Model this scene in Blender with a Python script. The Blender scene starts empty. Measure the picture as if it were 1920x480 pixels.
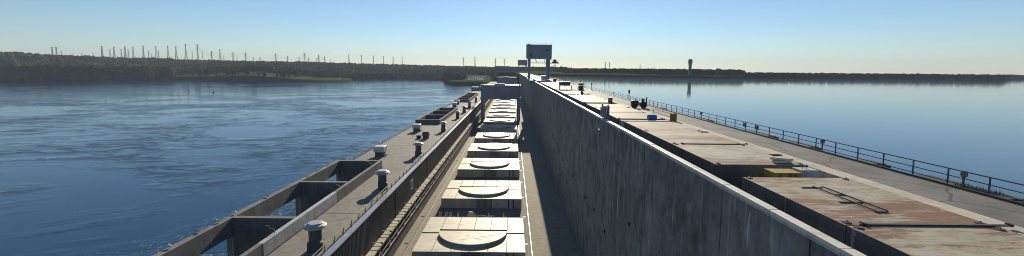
import bpy, math, random
import numpy as np
from mathutils import Matrix, Vector
random.seed(7); rng = np.random.default_rng(11)
SC = bpy.context.scene
COL = SC.collection

# ---------------------------------------------------------------- camera
F, CX, CY, VPX, VPY, ROLL = 770.0, 960.0, 197.4, 961.0, 130.0, math.radians(0.5)
CAMZ = 37.0                       # metres above the tailwater
def ray(px, py):
    c, s = math.cos(ROLL), math.sin(ROLL)
    u, v = px-CX, py-CY; u, v = c*u+s*v, -s*u+c*v
    u0, v0 = VPX-CX, VPY-CY; u0, v0 = c*u0+s*v0, -s*u0+c*v0
    th = math.atan(-v0/F)
    x, y, z = u/F, 1.0, -v/F
    y, z = y*math.cos(th)+z*math.sin(th), -y*math.sin(th)+z*math.cos(th)
    yaw = math.atan(u0/(F*math.cos(th)-v0*math.sin(th)))
    x, y = x*math.cos(yaw)-y*math.sin(yaw), x*math.sin(yaw)+y*math.cos(yaw)
    return Vector((x, y, z))
def on_z(px, py, z):              # the point of a level surface behind a pixel
    d = ray(px, py); t = (z-CAMZ)/d.z
    return Vector((d.x*t, d.y*t, z))
def at_y(px, py, Y):
    d = ray(px, py); t = Y/d.y
    return Vector((d.x*t, Y, CAMZ+d.z*t))
cam = bpy.data.cameras.new('Camera'); camo = bpy.data.objects.new('Camera', cam); COL.objects.link(camo)
fw = ray(CX, CY).normalized(); rt = (ray(CX+F, CY)-ray(CX, CY)).normalized(); up = (ray(CX, CY)-ray(CX, CY+F)).normalized()
camo.matrix_world = Matrix(((rt.x, up.x, -fw.x, 0), (rt.y, up.y, -fw.y, 0), (rt.z, up.z, -fw.z, CAMZ), (0, 0, 0, 1)))
cam.sensor_width = 36; cam.lens = 36*F/1920; cam.shift_y = -(240.0-CY)/1920; cam.clip_start = 0.5; cam.clip_end = 20000
SC.camera = camo

# ---------------------------------------------------------------- sky and sun
SUN = Vector((0.195, 2.4, 1.0)).normalized()
EL = math.asin(SUN.z); AZ = math.atan2(SUN.x, SUN.y)
W = bpy.data.worlds.new('World'); SC.world = W; W.use_nodes = True
nt = W.node_tree; bg = nt.nodes['Background']
sky = nt.nodes.new('ShaderNodeTexSky'); sky.sky_type = 'NISHITA'; sky.sun_disc = False
sky.sun_elevation = EL; sky.sun_rotation = AZ; sky.altitude = 60; sky.air_density = 1.0; sky.dust_density = 0.06; sky.ozone_density = 4.0
wb = nt.nodes.new('ShaderNodeMixRGB'); wb.blend_type = 'MULTIPLY'; wb.inputs[0].default_value = 1.0; wb.inputs[2].default_value = (0.93, 0.985, 1.04, 1)   # white balance of the whole sky
nt.links.new(sky.outputs[0], wb.inputs[1]); nt.links.new(wb.outputs[0], bg.inputs[0]); bg.inputs[1].default_value = 0.074
sl = bpy.data.lights.new('Sun', 'SUN'); so = bpy.data.objects.new('Sun', sl); COL.objects.link(so)
sl.energy = 4.9; sl.angle = math.radians(0.5); sl.color = (1.0, 0.89, 0.70)
so.rotation_euler = (-SUN).to_track_quat('-Z', 'Y').to_euler(); so.location = (0, 0, 200)
SC.view_settings.view_transform = 'Standard'; SC.view_settings.look = 'None'
SC.cycles.filter_width = 1.0; SC.view_settings.exposure = 0.42; SC.view_settings.gamma = 1.0

# ---------------------------------------------------------------- materials
def material(name, build, rough=0.8, metal=0.0, spec=0.3):
    m = bpy.data.materials.new(name); m.use_nodes = True
    t = m.node_tree; b = t.nodes['Principled BSDF']
    b.inputs['Roughness'].default_value = rough; b.inputs['Metallic'].default_value = metal
    b.inputs['Specular IOR Level'].default_value = spec
    build(NT(t, b)); return m
class NT:
    def __init__(s, t, b): s.t, s.b = t, b
    def n(s, typ, **kw):
        x = s.t.nodes.new('ShaderNode'+typ)
        for k, v in kw.items():
            if k in ('inp',):
                for kk, vv in v.items(): s.set(x.inputs[kk], vv)
            else: setattr(x, k, v)
        return x
    def set(s, sock, v):
        if isinstance(v, bpy.types.NodeSocket): s.t.links.new(v, sock)
        else: sock.default_value = v
    def pos(s): return s.n('NewGeometry').outputs['Position']
    def obj(s): return s.n('TexCoord').outputs['Object']
    def mapped(s, vec, scale=(1, 1, 1), loc=(0, 0, 0)):
        x = s.n('Mapping'); s.set(x.inputs[0], vec); x.inputs['Scale'].default_value = scale; x.inputs['Location'].default_value = loc
        return x.outputs[0]
    def noise(s, vec, scale, detail=4, rough=0.55, dist=0.0):
        x = s.n('TexNoise'); s.set(x.inputs['Vector'], vec)
        x.inputs['Scale'].default_value = scale; x.inputs['Detail'].default_value = detail
        x.inputs['Roughness'].default_value = rough; x.inputs['Distortion'].default_value = dist
        return x.outputs['Fac']
    def ramp(s, fac, stops):
        x = s.n('ValToRGB'); s.set(x.inputs[0], fac); e = x.color_ramp.elements
        while len(e) < len(stops): e.new(0.5)
        for i, (p, c) in enumerate(stops):
            e[i].position = p; e[i].color = (c, c, c, 1) if isinstance(c, (int, float)) else (*c, 1)
        return x.outputs[0]
    def mix(s, fac, a, b, mode='MIX'):
        x = s.n('MixRGB', blend_type=mode); s.set(x.inputs[0], fac)
        for i, v in ((1, a), (2, b)):
            s.set(x.inputs[i], v if isinstance(v, bpy.types.NodeSocket) else (*v, 1))
        return x.outputs[0]
    def math(s, op, a, b=0.0):
        x = s.n('Math', operation=op); s.set(x.inputs[0], a); s.set(x.inputs[1], b); return x.outputs[0]
    def color(s, v): s.set(s.b.inputs['Base Color'], v if isinstance(v, bpy.types.NodeSocket) else (*v, 1))
    def bump(s, h, strength=0.3, dist=0.05):
        x = s.n('Bump'); s.set(x.inputs['Height'], h); s.set(x.inputs['Strength'], strength); x.inputs['Distance'].default_value = dist
        s.t.links.new(x.outputs[0], s.b.inputs['Normal'])
    def rough(s, v): s.set(s.b.inputs['Roughness'], v)
    def island(s): return s.n('NewGeometry').outputs['Random Per Island']
    def orand(s): return s.n('ObjectInfo').outputs['Random']

def concrete(name, base, dark, light=None, streak=0.0, spots=0.35, rough=0.85, lift=0.0, spec=0.3, fine=3.0, mott=0.35):
    def b(k):
        p = k.pos()
        a = k.noise(p, 0.12, 5, 0.6); f = k.noise(p, fine, 4, 0.65)
        c = k.mix(k.ramp(a, [(0.3, 0.0), (0.7, 1.0)]), dark, base)
        c = k.mix(k.math('MULTIPLY', k.ramp(f, [(0.35, 1.0), (0.6, 0.0)]), spots), c, tuple(x*0.6 for x in dark))
        mo = k.noise(k.mapped(p, (1, 1, 0.6), (9, 2, 4)), 0.75, 8, 0.72, 0.3)
        c = k.mix(k.math('MULTIPLY', k.ramp(mo, [(0.40, 1.0), (0.50, 0.0)]), mott), c, tuple(x*0.5 for x in dark))
        c = k.mix(k.math('MULTIPLY', k.ramp(mo, [(0.56, 0.0), (0.66, 1.0)]), mott), c, tuple(min(1, x*1.35) for x in base))
        h = f
        if streak:
            s1 = k.noise(k.mapped(p, (0.45, 0.45, 0.07)), 1.0, 6, 0.65, 0.8)
            c = k.mix(k.math('MULTIPLY', k.ramp(s1, [(0.5, 0.0), (0.68, 1.0)]), streak), c, tuple(x*0.45 for x in dark))
            s2 = k.noise(k.mapped(p, (1.5, 1.5, 0.11), (3.1, 7.7, 1.3)), 1.0, 6, 0.7, 0.5)
            gate = k.ramp(k.noise(p, 0.09, 3, 0.6), [(0.40, 0.0), (0.56, 1.0)])
            w = k.math('MULTIPLY', k.ramp(s2, [(0.58, 0.0), (0.66, 1.0)]), gate)
            c = k.mix(k.math('MULTIPLY', w, 0.75), c, light or (0.6, 0.6, 0.58))
        if lift:
            sp = k.n('SeparateXYZ'); k.set(sp.inputs[0], p)
            fr = k.math('FRACT', k.math('DIVIDE', sp.outputs[2], lift))
            ln = k.ramp(fr, [(0.0, 1.0), (0.03, 0.0)])
            c = k.mix(k.math('MULTIPLY', ln, 0.35), c, tuple(x*0.5 for x in dark))
            wv = k.noise(k.mapped(p, (0.3, 0.3, 1.0/lift)), 1.0, 2)
            c = k.mix(k.math('MULTIPLY', k.ramp(wv, [(0.4, 0.0), (0.6, 1.0)]), 0.25), c, tuple(min(1, x*1.25) for x in base))
        k.color(c); k.bump(h, 0.25, 0.03)
    return material(name, b, rough, 0.0, spec)
M = {}
M['headwall'] = concrete('headwall_concrete', (0.25, 0.234, 0.212), (0.132, 0.125, 0.116), (0.62, 0.61, 0.58), streak=0.42, lift=3.05, mott=0.75)
M['coping'] = concrete('coping_concrete', (0.80, 0.74, 0.60), (0.60, 0.54, 0.44), spots=0.25, rough=0.45, spec=0.5)
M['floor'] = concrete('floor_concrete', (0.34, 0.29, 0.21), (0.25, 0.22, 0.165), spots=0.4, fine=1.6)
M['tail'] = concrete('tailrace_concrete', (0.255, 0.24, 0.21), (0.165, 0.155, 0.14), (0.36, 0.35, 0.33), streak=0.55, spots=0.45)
M['newcon'] = concrete('fresh_concrete', (0.55, 0.54, 0.52), (0.40, 0.40, 0.39), spots=0.35)
M['taildeck'] = concrete('roof_deck', (0.27, 0.25, 0.21), (0.205, 0.19, 0.165), spots=0.35, fine=0.9)
M['pale'] = concrete('pale_concrete', (0.58, 0.52, 0.40), (0.45, 0.40, 0.31), spots=0.3)
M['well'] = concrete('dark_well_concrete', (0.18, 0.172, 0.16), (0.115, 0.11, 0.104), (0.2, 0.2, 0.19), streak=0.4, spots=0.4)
M['trench'] = concrete('trench_concrete', (0.13, 0.125, 0.115), (0.075, 0.072, 0.068), spots=0.4)

def m_slab(k):
    p = k.pos()
    base = k.mix(k.ramp(k.noise(p, 0.5, 5, 0.6), [(0.3, 0.0), (0.7, 1.0)]), (0.28, 0.245, 0.17), (0.46, 0.415, 0.30))
    st = k.noise(k.mapped(p, (0.35, 2.6, 1.0)), 1.0, 6, 0.65, 0.6)
    base = k.mix(k.math('MULTIPLY', k.ramp(st, [(0.5, 0.0), (0.66, 1.0)]), 0.5), base, (0.17, 0.14, 0.105))
    g = k.noise(k.mapped(p, (0.7, 1.5, 1), (17.3, 4.2, 0)), 0.13, 3, 0.55)
    ed = k.noise(k.mapped(p, (0.5, 2.6, 1.0), (5, 9, 0)), 1.0, 9, 0.78, 0.5)
    r = k.math('ADD', k.math('MULTIPLY', g, 0.72), k.math('MULTIPLY', ed, 1.08))
    gp = k.noise(k.mapped(p, (1.0, 0.8, 1.0), (40, 3, 0)), 0.22, 5, 0.65, 0.5)
    base = k.mix(k.math('MULTIPLY', k.ramp(gp, [(0.52, 0.0), (0.58, 1.0)]), 0.6), base, (0.40, 0.395, 0.37))
    sc = k.noise(k.mapped(p, (0.9, 5.0, 1.0), (2, 1, 0)), 1.0, 5, 0.7, 0.3)
    base = k.mix(k.math('MULTIPLY', k.ramp(sc, [(0.60, 0.0), (0.66, 1.0)]), 0.65), base, (0.10, 0.085, 0.07))
    rm = k.ramp(r, [(0.89, 0.0), (0.965, 1.0)])
    rc = k.mix(k.noise(p, 1.2, 4), (0.115, 0.056, 0.034), (0.25, 0.125, 0.062))
    sm = k.ramp(r, [(0.83, 0.0), (0.95, 1.0)])
    base = k.mix(k.math('MULTIPLY', sm, 0.45), base, (0.31, 0.225, 0.12))
    gr = k.noise(p, 2.2, 8, 0.8)
    c = k.mix(k.math('MULTIPLY', rm, 0.9), base, rc)
    k.color(k.mix(k.math('MULTIPLY', k.ramp(gr, [(0.34, 1.0), (0.48, 0.0)]), 0.45), c, (0.11, 0.085, 0.06)))
    f = k.noise(p, 6.0, 4); k.bump(f, 0.3, 0.02)
M['slab'] = material('rust_stained_slab', m_slab, 0.72, 0, 0.35)
M['slabside'] = concrete('slab_side', (0.20, 0.185, 0.16), (0.12, 0.11, 0.10), streak=0.4)

def m_asph(k):
    p = k.pos()
    c = k.mix(k.ramp(k.noise(p, 0.35, 5, 0.6), [(0.35, 0.0), (0.65, 1.0)]), (0.13, 0.125, 0.115), (0.215, 0.205, 0.19))
    v = k.n('TexVoronoi', feature='DISTANCE_TO_EDGE'); k.set(v.inputs['Vector'], k.mix(0.35, p, k.n('TexNoise', inp={'Vector': p, 'Scale': 0.6}).outputs['Color'])); v.inputs['Scale'].default_value = 0.30
    c = k.mix(k.ramp(v.outputs['Distance'], [(0.0, 1.0), (0.02, 0.0)]), c, (0.05, 0.045, 0.04))
    c = k.mix(k.math('MULTIPLY', k.ramp(k.noise(p, 9.0, 3), [(0.4, 1.0), (0.55, 0.0)]), 0.4), c, (0.07, 0.065, 0.055))
    k.color(c); k.bump(k.noise(p, 12, 3), 0.3, 0.02)
M['asphalt'] = material('weathered_asphalt', m_asph, 0.8, 0, 0.3)

def m_plate(k):
    p = k.pos()
    c = k.mix(k.ramp(k.noise(p, 0.25, 4, 0.6), [(0.3, 0.0), (0.7, 1.0)]), (0.40, 0.345, 0.235), (0.54, 0.475, 0.34))
    d = k.noise(k.mapped(p, (0.32, 0.8, 1)), 1.0, 4, 0.55, 1.2)
    e = k.ramp(k.noise(p, 0.13, 2), [(0.4, 0.0), (0.6, 1.0)])
    c = k.mix(k.math('MULTIPLY', k.ramp(d, [(0.53, 0.0), (0.66, 1.0)]), k.math('ADD', k.math('MULTIPLY', e, 0.55), 0.32)), c, (0.20, 0.165, 0.11))
    c = k.mix(k.math('MULTIPLY', k.orand(), 0.18), c, (0.42, 0.37, 0.28))
    k.color(c); k.rough(k.math('ADD', k.math('MULTIPLY', d, 0.3), 0.42)); k.bump(k.noise(p, 2.0, 3), 0.15, 0.02)
M['plate'] = material('cream_roof_plate', m_plate, 0.5, 0, 0.45)
M['housing'] = concrete('housing_side', (0.52, 0.48, 0.41), (0.38, 0.35, 0.30), streak=0.4, spots=0.3)

def simple(name, col, rough=0.6, metal=0.0, var=0.25, scale=2.0, spec=0.4, stretch=(1, 1, 1)):
    def b(k):
        f = k.noise(k.mapped(k.pos(), stretch), scale, 5, 0.65)
        k.color(k.mix(k.ramp(f, [(0.3, 0.0), (0.7, 1.0)]), tuple(c*(1-var) for c in col), tuple(min(1, c*(1+var*0.6)) for c in col)))
        k.bump(f, 0.1, 0.01)
    return material(name, b, rough, metal, spec)
M['dark'] = simple('dark_rubber', (0.02, 0.02, 0.022), 0.8)
M['void'] = simple('matt_black_gap_shade', (0.006, 0.006, 0.007), 1.0, 0.0, 0.2, 2.0, 0.0)  # black that paints in the shade of the housing roof gaps
M['black'] = simple('black_steel', (0.025, 0.025, 0.03), 0.5, 0.2)
M['siding'] = simple('corrugated_siding', (0.085, 0.088, 0.095), 0.5, 0.35, 0.3, 0.7, stretch=(1, 1, 0.15))
M['flash'] = simple('silver_flashing', (0.50, 0.50, 0.50), 0.32, 0.85, 0.15, 1.2)
M['galv'] = simple('galvanised_metal', (0.40, 0.40, 0.40), 0.5, 0.45, 0.2, 2.5)
M['ventdark'] = simple('vent_grey', (0.075, 0.078, 0.085), 0.55, 0.1, 0.3)
M['ventwhite'] = simple('vent_white', (0.60, 0.59, 0.57), 0.5, 0.1, 0.2)
M['beige'] = simple('beige_rail_paint', (0.42, 0.36, 0.22), 0.55, 0.1, 0.25)
M['fence'] = simple('dark_fence_paint', (0.095, 0.10, 0.11), 0.45, 0.4, 0.35)
M['crane'] = simple('crane_paint', (0.19, 0.21, 0.25), 0.5, 0.1, 0.18, 0.25, stretch=(1, 1, 0.3))
M['cranelow'] = simple('gantry_paint', (0.17, 0.20, 0.25), 0.5, 0.1, 0.2, 0.3, stretch=(1, 1, 0.3))
M['railsteel'] = simple('rail_steel', (0.34, 0.30, 0.27), 0.5, 0.4, 0.25, 3.0)
M['steel'] = simple('weathered_steel', (0.14, 0.125, 0.11), 0.55, 0.3, 0.35, 3.0)
M['yellow'] = simple('yellow_paint', (0.42, 0.28, 0.06), 0.55, 0, 0.3, 3.0)
M['pipe'] = simple('yellow_pipe', (0.45, 0.38, 0.10), 0.5, 0, 0.3, 3.0)
M['blue'] = simple('blue_drum', (0.04, 0.14, 0.42), 0.4, 0, 0.25, 3.0)
M['orange'] = simple('rusty_orange', (0.34, 0.13, 0.03), 0.6, 0, 0.35, 3.0)
M['red'] = simple('red_paint', (0.42, 0.04, 0.03), 0.5, 0, 0.25)
M['white'] = simple('white_paint', (0.75, 0.75, 0.73), 0.5, 0, 0.15)
M['glass'] = simple('dark_glass', (0.02, 0.025, 0.03), 0.1, 0, 0.2)
M['building'] = simple('blue_grey_cladding', (0.17, 0.20, 0.25), 0.6, 0, 0.2, 0.2)
M['pylon'] = simple('pylon_steel', (0.13, 0.135, 0.14), 0.6, 0.3, 0.2, 0.2)
M['gullwhite'] = simple('gull_white', (0.75, 0.75, 0.74), 0.7)
M['gullgrey'] = simple('gull_grey', (0.28, 0.29, 0.31), 0.7)
M['bark'] = simple('bark', (0.07, 0.055, 0.04), 0.9)
M['rock'] = concrete('riprap', (0.12, 0.115, 0.105), (0.05, 0.05, 0.045), spots=0.7, fine=0.5)
def m_leaf(a, b, c2, name):
    def f(k):
        r = k.island()
        c = k.ramp(r, [(0.0, a), (0.55, b), (0.9, b), (1.0, c2)])
        n = k.noise(k.pos(), 0.35, 4, 0.7)
        c = k.mix(k.ramp(n, [(0.35, 0.6), (0.6, 0.0)]), c, tuple(x*0.55 for x in a))
        pn = k.noise(k.pos(), 0.011, 4, 0.6)
        c = k.mix(k.math('MULTIPLY', k.ramp(pn, [(0.5, 0.0), (0.62, 1.0)]), 0.6), c, c2)
        c = k.mix(k.math('MULTIPLY', k.ramp(pn, [(0.36, 1.0), (0.47, 0.0)]), 0.65), c, tuple(x*0.7 for x in a))
        k.color(c)
    return material(name, f, 1.0, 0, 0.0)
M['leaf'] = m_leaf((0.014, 0.026, 0.009), (0.052, 0.062, 0.018), (0.15, 0.095, 0.028), 'forest_leaves')
M['leafdark'] = m_leaf((0.010, 0.020, 0.009), (0.022, 0.036, 0.013), (0.045, 0.045, 0.016), 'dark_leaves')
def m_land(k):
    p = k.pos()
    c = k.mix(k.ramp(k.noise(p, 0.018, 5, 0.6), [(0.35, 0.0), (0.65, 1.0)]), (0.065, 0.09, 0.026), (0.145, 0.165, 0.055))
    c = k.mix(k.math('MULTIPLY', k.ramp(k.noise(p, 0.12, 5, 0.7), [(0.42, 1.0), (0.6, 0.0)]), 0.6), c, (0.028, 0.04, 0.014))
    sp = k.n('SeparateXYZ'); k.set(sp.inputs[0], k.n('NewGeometry').outputs['Normal'])
    bank = k.ramp(sp.outputs[2], [(0.93, 1.0), (0.985, 0.0)])
    c = k.mix(bank, c, k.mix(k.noise(p, 0.4, 5, 0.7), (0.02, 0.02, 0.016), (0.065, 0.058, 0.045)))
    k.color(c)
M['land'] = material('grassy_land', m_land, 1.0, 0, 0.0)
def m_bed(k): k.color((0.05, 0.055, 0.04))
M['bed'] = material('ground_soil', m_bed, 0.95, 0, 0.1)

def m_river(k):
    p = k.pos()
    k.color((0.010, 0.048, 0.095)); k.b.inputs['IOR'].default_value = 1.33
    w1 = k.noise(k.mapped(p, (0.8, 1.0, 1)), 0.30, 5, 0.58, 0.7)
    w2 = k.noise(k.mapped(p, (0.5, 1.0, 1), (31, 5, 0)), 0.06, 7, 0.72, 0.9)
    gate = k.ramp(k.noise(k.mapped(p, (0.6, 1.0, 1), (3, 8, 0)), 0.016, 4, 0.6, 1.0), [(0.44, 0.07), (0.58, 1.0)])
    eddy = k.ramp(k.math('ABSOLUTE', k.math('SUBTRACT', w2, 0.5)), [(0.0, 0.0), (0.03, 1.0)])
    h = k.math('ADD', k.math('MULTIPLY', k.math('MULTIPLY', w1, gate), 0.6), k.math('MULTIPLY', k.math('MULTIPLY', eddy, gate), 0.17))
    k.bump(h, 0.6, 0.6)
    # foam flecks in the draft-tube boil close to the powerhouse
    sp = k.n('SeparateXYZ'); k.set(sp.inputs[0], p)
    near = k.ramp(k.math('DIVIDE', k.math('ADD', sp.outputs[0], 42.0), -45.0), [(0.0, 1.0), (1.0, 0.0)])
    fo = k.ramp(k.noise(p, 0.9, 6, 0.7, 1.0), [(0.57, 0.0), (0.63, 1.0)])
    ga = k.ramp(k.noise(p, 0.09, 3, 0.5), [(0.44, 0.0), (0.54, 1.0)])
    fm = k.math('MULTIPLY', k.math('MULTIPLY', fo, ga), near)
    k.color(k.mix(fm, (0.010, 0.048, 0.095), (0.55, 0.58, 0.58)))
    k.rough(k.math('ADD', k.math('MULTIPLY', fm, 0.5), 0.10))
M['river'] = material('river_water', m_river, 0.10, 0, 0.5)
def m_res(k):
    p = k.pos()
    k.color((0.06, 0.11, 0.15)); k.b.inputs['IOR'].default_value = 1.33
    w = k.noise(k.mapped(p, (0.5, 1.0, 1)), 0.6, 3, 0.5)
    l = k.noise(k.mapped(p, (1.0, 0.4, 1)), 0.012, 3, 0.5)
    k.bump(w, k.math('MULTIPLY', l, 0.06), 0.25)
M['reservoir'] = material('reservoir_water', m_res, 0.06, 0, 0.5)

# ---------------------------------------------------------------- mesh helpers
class MB:
    def __init__(s): s.v, s.f, s.mi = [], [], []
    def add(s, vs, fs, mi=0):
        o = len(s.v); s.v += [tuple(v) for v in vs]; s.f += [tuple(i+o for i in f) for f in fs]; s.mi += [mi]*len(fs); return s
    def box(s, x0, x1, y0, y1, z0, z1, mi=0, top=None):
        v = [(x, y, z) for z in (z0, z1) for y in (y0, y1) for x in (x0, x1)]
        s.add(v, [(0, 2, 3, 1), (0, 1, 5, 4), (1, 3, 7, 5), (3, 2, 6, 7), (2, 0, 4, 6)], mi)
        o = len(s.v)-8; s.f.append((o+4, o+5, o+7, o+6)); s.mi.append(mi if top is None else top); return s
    def prism(s, pts, z0, z1, mi=0, top=None):
        n = len(pts)
        s.add([(x, y, z0) for x, y in pts]+[(x, y, z1) for x, y in pts], [(i, (i+1) % n, n+(i+1) % n, n+i) for i in range(n)], mi)
        o = len(s.v)-2*n; s.f.append(tuple(o+n+i for i in range(n))); s.mi.append(mi if top is None else top)
        s.f.append(tuple(o+n-1-i for i in range(n))); s.mi.append(mi); return s
    def bar(s, a, b, w, h=None, mi=0):
        a, b = Vector(a), Vector(b); d = (b-a).normalized(); h = h or w
        u = d.cross(Vector((0, 0, 1)));
        if u.length < 1e-3: u = Vector((1, 0, 0))
        u.normalize(); n = u.cross(d).normalized(); u *= w/2; n *= h/2
        v = [p+q for p in (a, b) for q in (-u-n, u-n, u+n, -u+n)]
        return s.add(v, [(3, 2, 1, 0), (4, 5, 6, 7), (0, 1, 5, 4), (1, 2, 6, 5), (2, 3, 7, 6), (3, 0, 4, 7)], mi)
    def taper(s, a, b, wa, wb, mi=0):
        a, b = Vector(a), Vector(b); vs = []
        for p, w in ((a, wa), (b, wb)): vs += [p+Vector((sx*w/2, sy*w/2, 0)) for sx, sy in ((-1, -1), (1, -1), (1, 1), (-1, 1))]
        return s.add(vs, [(3, 2, 1, 0), (4, 5, 6, 7), (0, 1, 5, 4), (1, 2, 6, 5), (2, 3, 7, 6), (3, 0, 4, 7)], mi)
    def lathe(s, prof, n=16, c=(0, 0, 0), mi=0):
        vs = []; fs = []
        for r, z in prof:
            for i in range(n):
                a = 2*math.pi*i/n; vs.append((c[0]+r*math.cos(a), c[1]+r*math.sin(a), c[2]+z))
        for j in range(len(prof)-1):
            for i in range(n): fs.append((j*n+i, j*n+(i+1) % n, (j+1)*n+(i+1) % n, (j+1)*n+i))
        fs.append(tuple((len(prof)-1)*n+i for i in range(n))); fs.append(tuple(n-1-i for i in range(n)))
        return s.add(vs, fs, mi)
    def tube(s, pts, r, n=6, mi=0):
        pts = [Vector(p) for p in pts]; vs = []; fs = []
        for i, p in enumerate(pts):
            d = (pts[min(i+1, len(pts)-1)]-pts[max(i-1, 0)]).normalized()
            u = d.cross(Vector((0, 0, 1)))
            if u.length < 1e-3: u = d.cross(Vector((0, 1, 0)))
            u.normalize(); w = u.cross(d)
            for j in range(n):
                a = 2*math.pi*j/n; vs.append(p+(u*math.cos(a)+w*math.sin(a))*r)
        for i in range(len(pts)-1):
            for j in range(n): fs.append((i*n+j, i*n+(j+1) % n, (i+1)*n+(j+1) % n, (i+1)*n+j))
        fs.append(tuple(range(n-1, -1, -1))); fs.append(tuple((len(pts)-1)*n+j for j in range(n)))
        return s.add(vs, fs, mi)
    def build(s, name, mats, parent=None, smooth=False, bevel=0.0):
        me = bpy.data.meshes.new(name); me.from_pydata(s.v, [], s.f)
        for m in (mats if isinstance(mats, (list, tuple)) else [mats]): me.materials.append(M[m])
        me.polygons.foreach_set('material_index', s.mi)
        if smooth: me.polygons.foreach_set('use_smooth', [True]*len(me.polygons))
        me.update()
        o = bpy.data.objects.new(name, me); COL.objects.link(o)
        if parent: o.parent = parent
        if bevel:
            md = o.modifiers.new('edge', 'BEVEL'); md.width = bevel; md.segments = 2; md.limit_method = 'ANGLE'
        return o
def tag(o, label=None, cat=None, group=None, kind=None):
    if label: o['label'] = label
    if cat: o['category'] = cat
    if group: o['group'] = group
    if kind: o['kind'] = kind
    return o
def thing(name, label, cat, loc=(0, 0, 0), group=None, rz=0.0):
    o = bpy.data.objects.new(name, None); COL.objects.link(o); o.location = loc; o.rotation_euler.z = rz
    o.empty_display_size = 0.1
    return tag(o, label, cat, group)
def copy_tree(o, parent=None):
    c = o.copy(); COL.objects.link(c)
    if parent: c.parent = parent
    for ch in o.children: copy_tree(ch, c)
    return c
def copy_part(o, parent, loc):
    c = o.copy(); COL.objects.link(c); c.parent = parent; c.location = loc; return c
ORD = ['first', 'second', 'third', 'fourth', 'fifth', 'sixth', 'seventh', 'eighth', 'ninth', 'tenth', 'eleventh', 'twelfth', 'thirteenth',
       'fourteenth', 'fifteenth', 'sixteenth', 'seventeenth', 'eighteenth', 'nineteenth']
TENS = {2: ('twenty', 'twentieth'), 3: ('thirty', 'thirtieth'), 4: ('forty', 'fortieth'), 5: ('fifty', 'fiftieth'), 6: ('sixty', 'sixtieth'),
        7: ('seventy', 'seventieth'), 8: ('eighty', 'eightieth'), 9: ('ninety', 'ninetieth')}
def nth(i):
    i += 1
    if i < 20: return ORD[i-1]
    t, u = divmod(i, 10); return TENS[t][1] if u == 0 else TENS[t][0]+'-'+ORD[u-1]

# levels (z) and lines (x) of the dam
ZF, ZB, ZT, ZP, ZU, ZC, ZS, ZR = 1.7, 4.3, 12.8, 14.7, 29.6, 30.0, 29.7, 23.0
Y0, Y1 = 2.0, 850.0
PITCH = 30.45
WELLS = [(2.0, 98.2, 59.5-38*1), (178.6, 236.2, 0), (300.0, 382.0, 0)]

# ---------------------------------------------------------------- land, water
COLS = [ # px, water z, shore row, (lawn factor, lawn z), tree-top row of the ridge, ridge factor, tree start factor
 (-900, 0, 160, 1.1, 14, 92, 1.5, 1.0), (-400, 0, 158, 1.1, 14, 96, 1.5, 1.0),
 (0, 0, 155, 1.12, 16, 101, 1.5, 1.0), (50, 0, 155, 1.12, 16, 103, 1.5, 1.0), (100, 0, 155, 1.12, 15, 107, 1.5, 1.0), (150, 0, 154.5, 1.12, 14, 108.5, 1.5, 1.0),
 (200, 0, 154, 1.12, 13, 111, 1.55, 1.0), (260, 0, 152.5, 1.12, 12, 112, 1.6, 1.0), (300, 0, 151.2, 1.12, 12, 112, 1.6, 1.01), (318, 0, 151.2, 1.12, 16, 112, 1.6, 1.01), (326, 0, 151.2, 1.12, 18, 112, 1.6, 1.10),
 (400, 0, 152.5, 1.20, 23, 114, 1.7, 1.16), (480, 0, 155.2, 1.22, 26, 116, 1.8, 1.19), (560, 0, 154.8, 1.20, 17, 116.5, 1.8, 1.18),
 (640, 0, 153.2, 1.1, 10, 119, 1.7, 1.09), (656, 0, 151.5, 1.1, 6, 119, 1.7, 1.08), (662, 0, 150.0, 1.1, 5, 119.5, 1.6, 1.0),
 (700, 0, 150.0, 1.12, 6, 120.5, 1.6, 1.02), (750, 0, 149.6, 1.1, 6, 122, 1.5, 1.02), (832, 0, 149.6, 1.1, 6, 124, 1.5, 1.0),
 (836, 0, 157, 1.05, 8.5, 124, 2.1, 1.16), (845, 0, 160, 1.04, 9, 124, 2.2, 1.12), (868, 0, 160.5, 1.04, 9, 124, 2.2, 1.14), (873, 0, 160.6, 1.04, 9, 124, 2.2, 1.5), (890, 0, 161, 1.05, 9.5, 124.5, 2.2, 1.5), (920, 0, 163, 1.06, 10, 126, 2.2, 1.5),
 (936, 0, 166, 1.03, 29, 126.5, 2.2, 1.3), (985, 23, 143.3, 1.02, 29.2, 126.5, 2.2, 1.7), (1030, 23, 143.6, 1.02, 29.2, 127, 2.2, 1.7),
 (1060, 23, 144, 1.02, 29, 129.5, 1.6, 1.3), (1200, 23, 145.4, 1.02, 28.5, 130.5, 1.35, 1.12), (1300, 23, 146.4, 1.02, 28.5, 130.5, 1.3, 1.10), (1390, 23, 147.2, 1.02, 28, 131.5, 1.25, 1.06),
 (1400, 23, 147, 1.03, 24, 136, 1.15, 1.01), (1600, 23, 148.6, 1.03, 24, 137, 1.15, 1.01), (1780, 23, 150.6, 1.03, 23.8, 139, 1.15, 1.01), (1880, 23, 151.6, 1.03, 23.8, 141, 1.15, 1.01),
 (1890, 23, 149.0, 1.03, 23.8, 141, 1.15, 1.01), (2400, 23, 153, 1.03, 23.8, 145, 1.15, 1.01), (3200, 23, 160, 1.03, 23.8, 152, 1.15, 1.01)]
def hor(px): return VPY+(px-VPX)*math.tan(ROLL)
NODE = []
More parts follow.
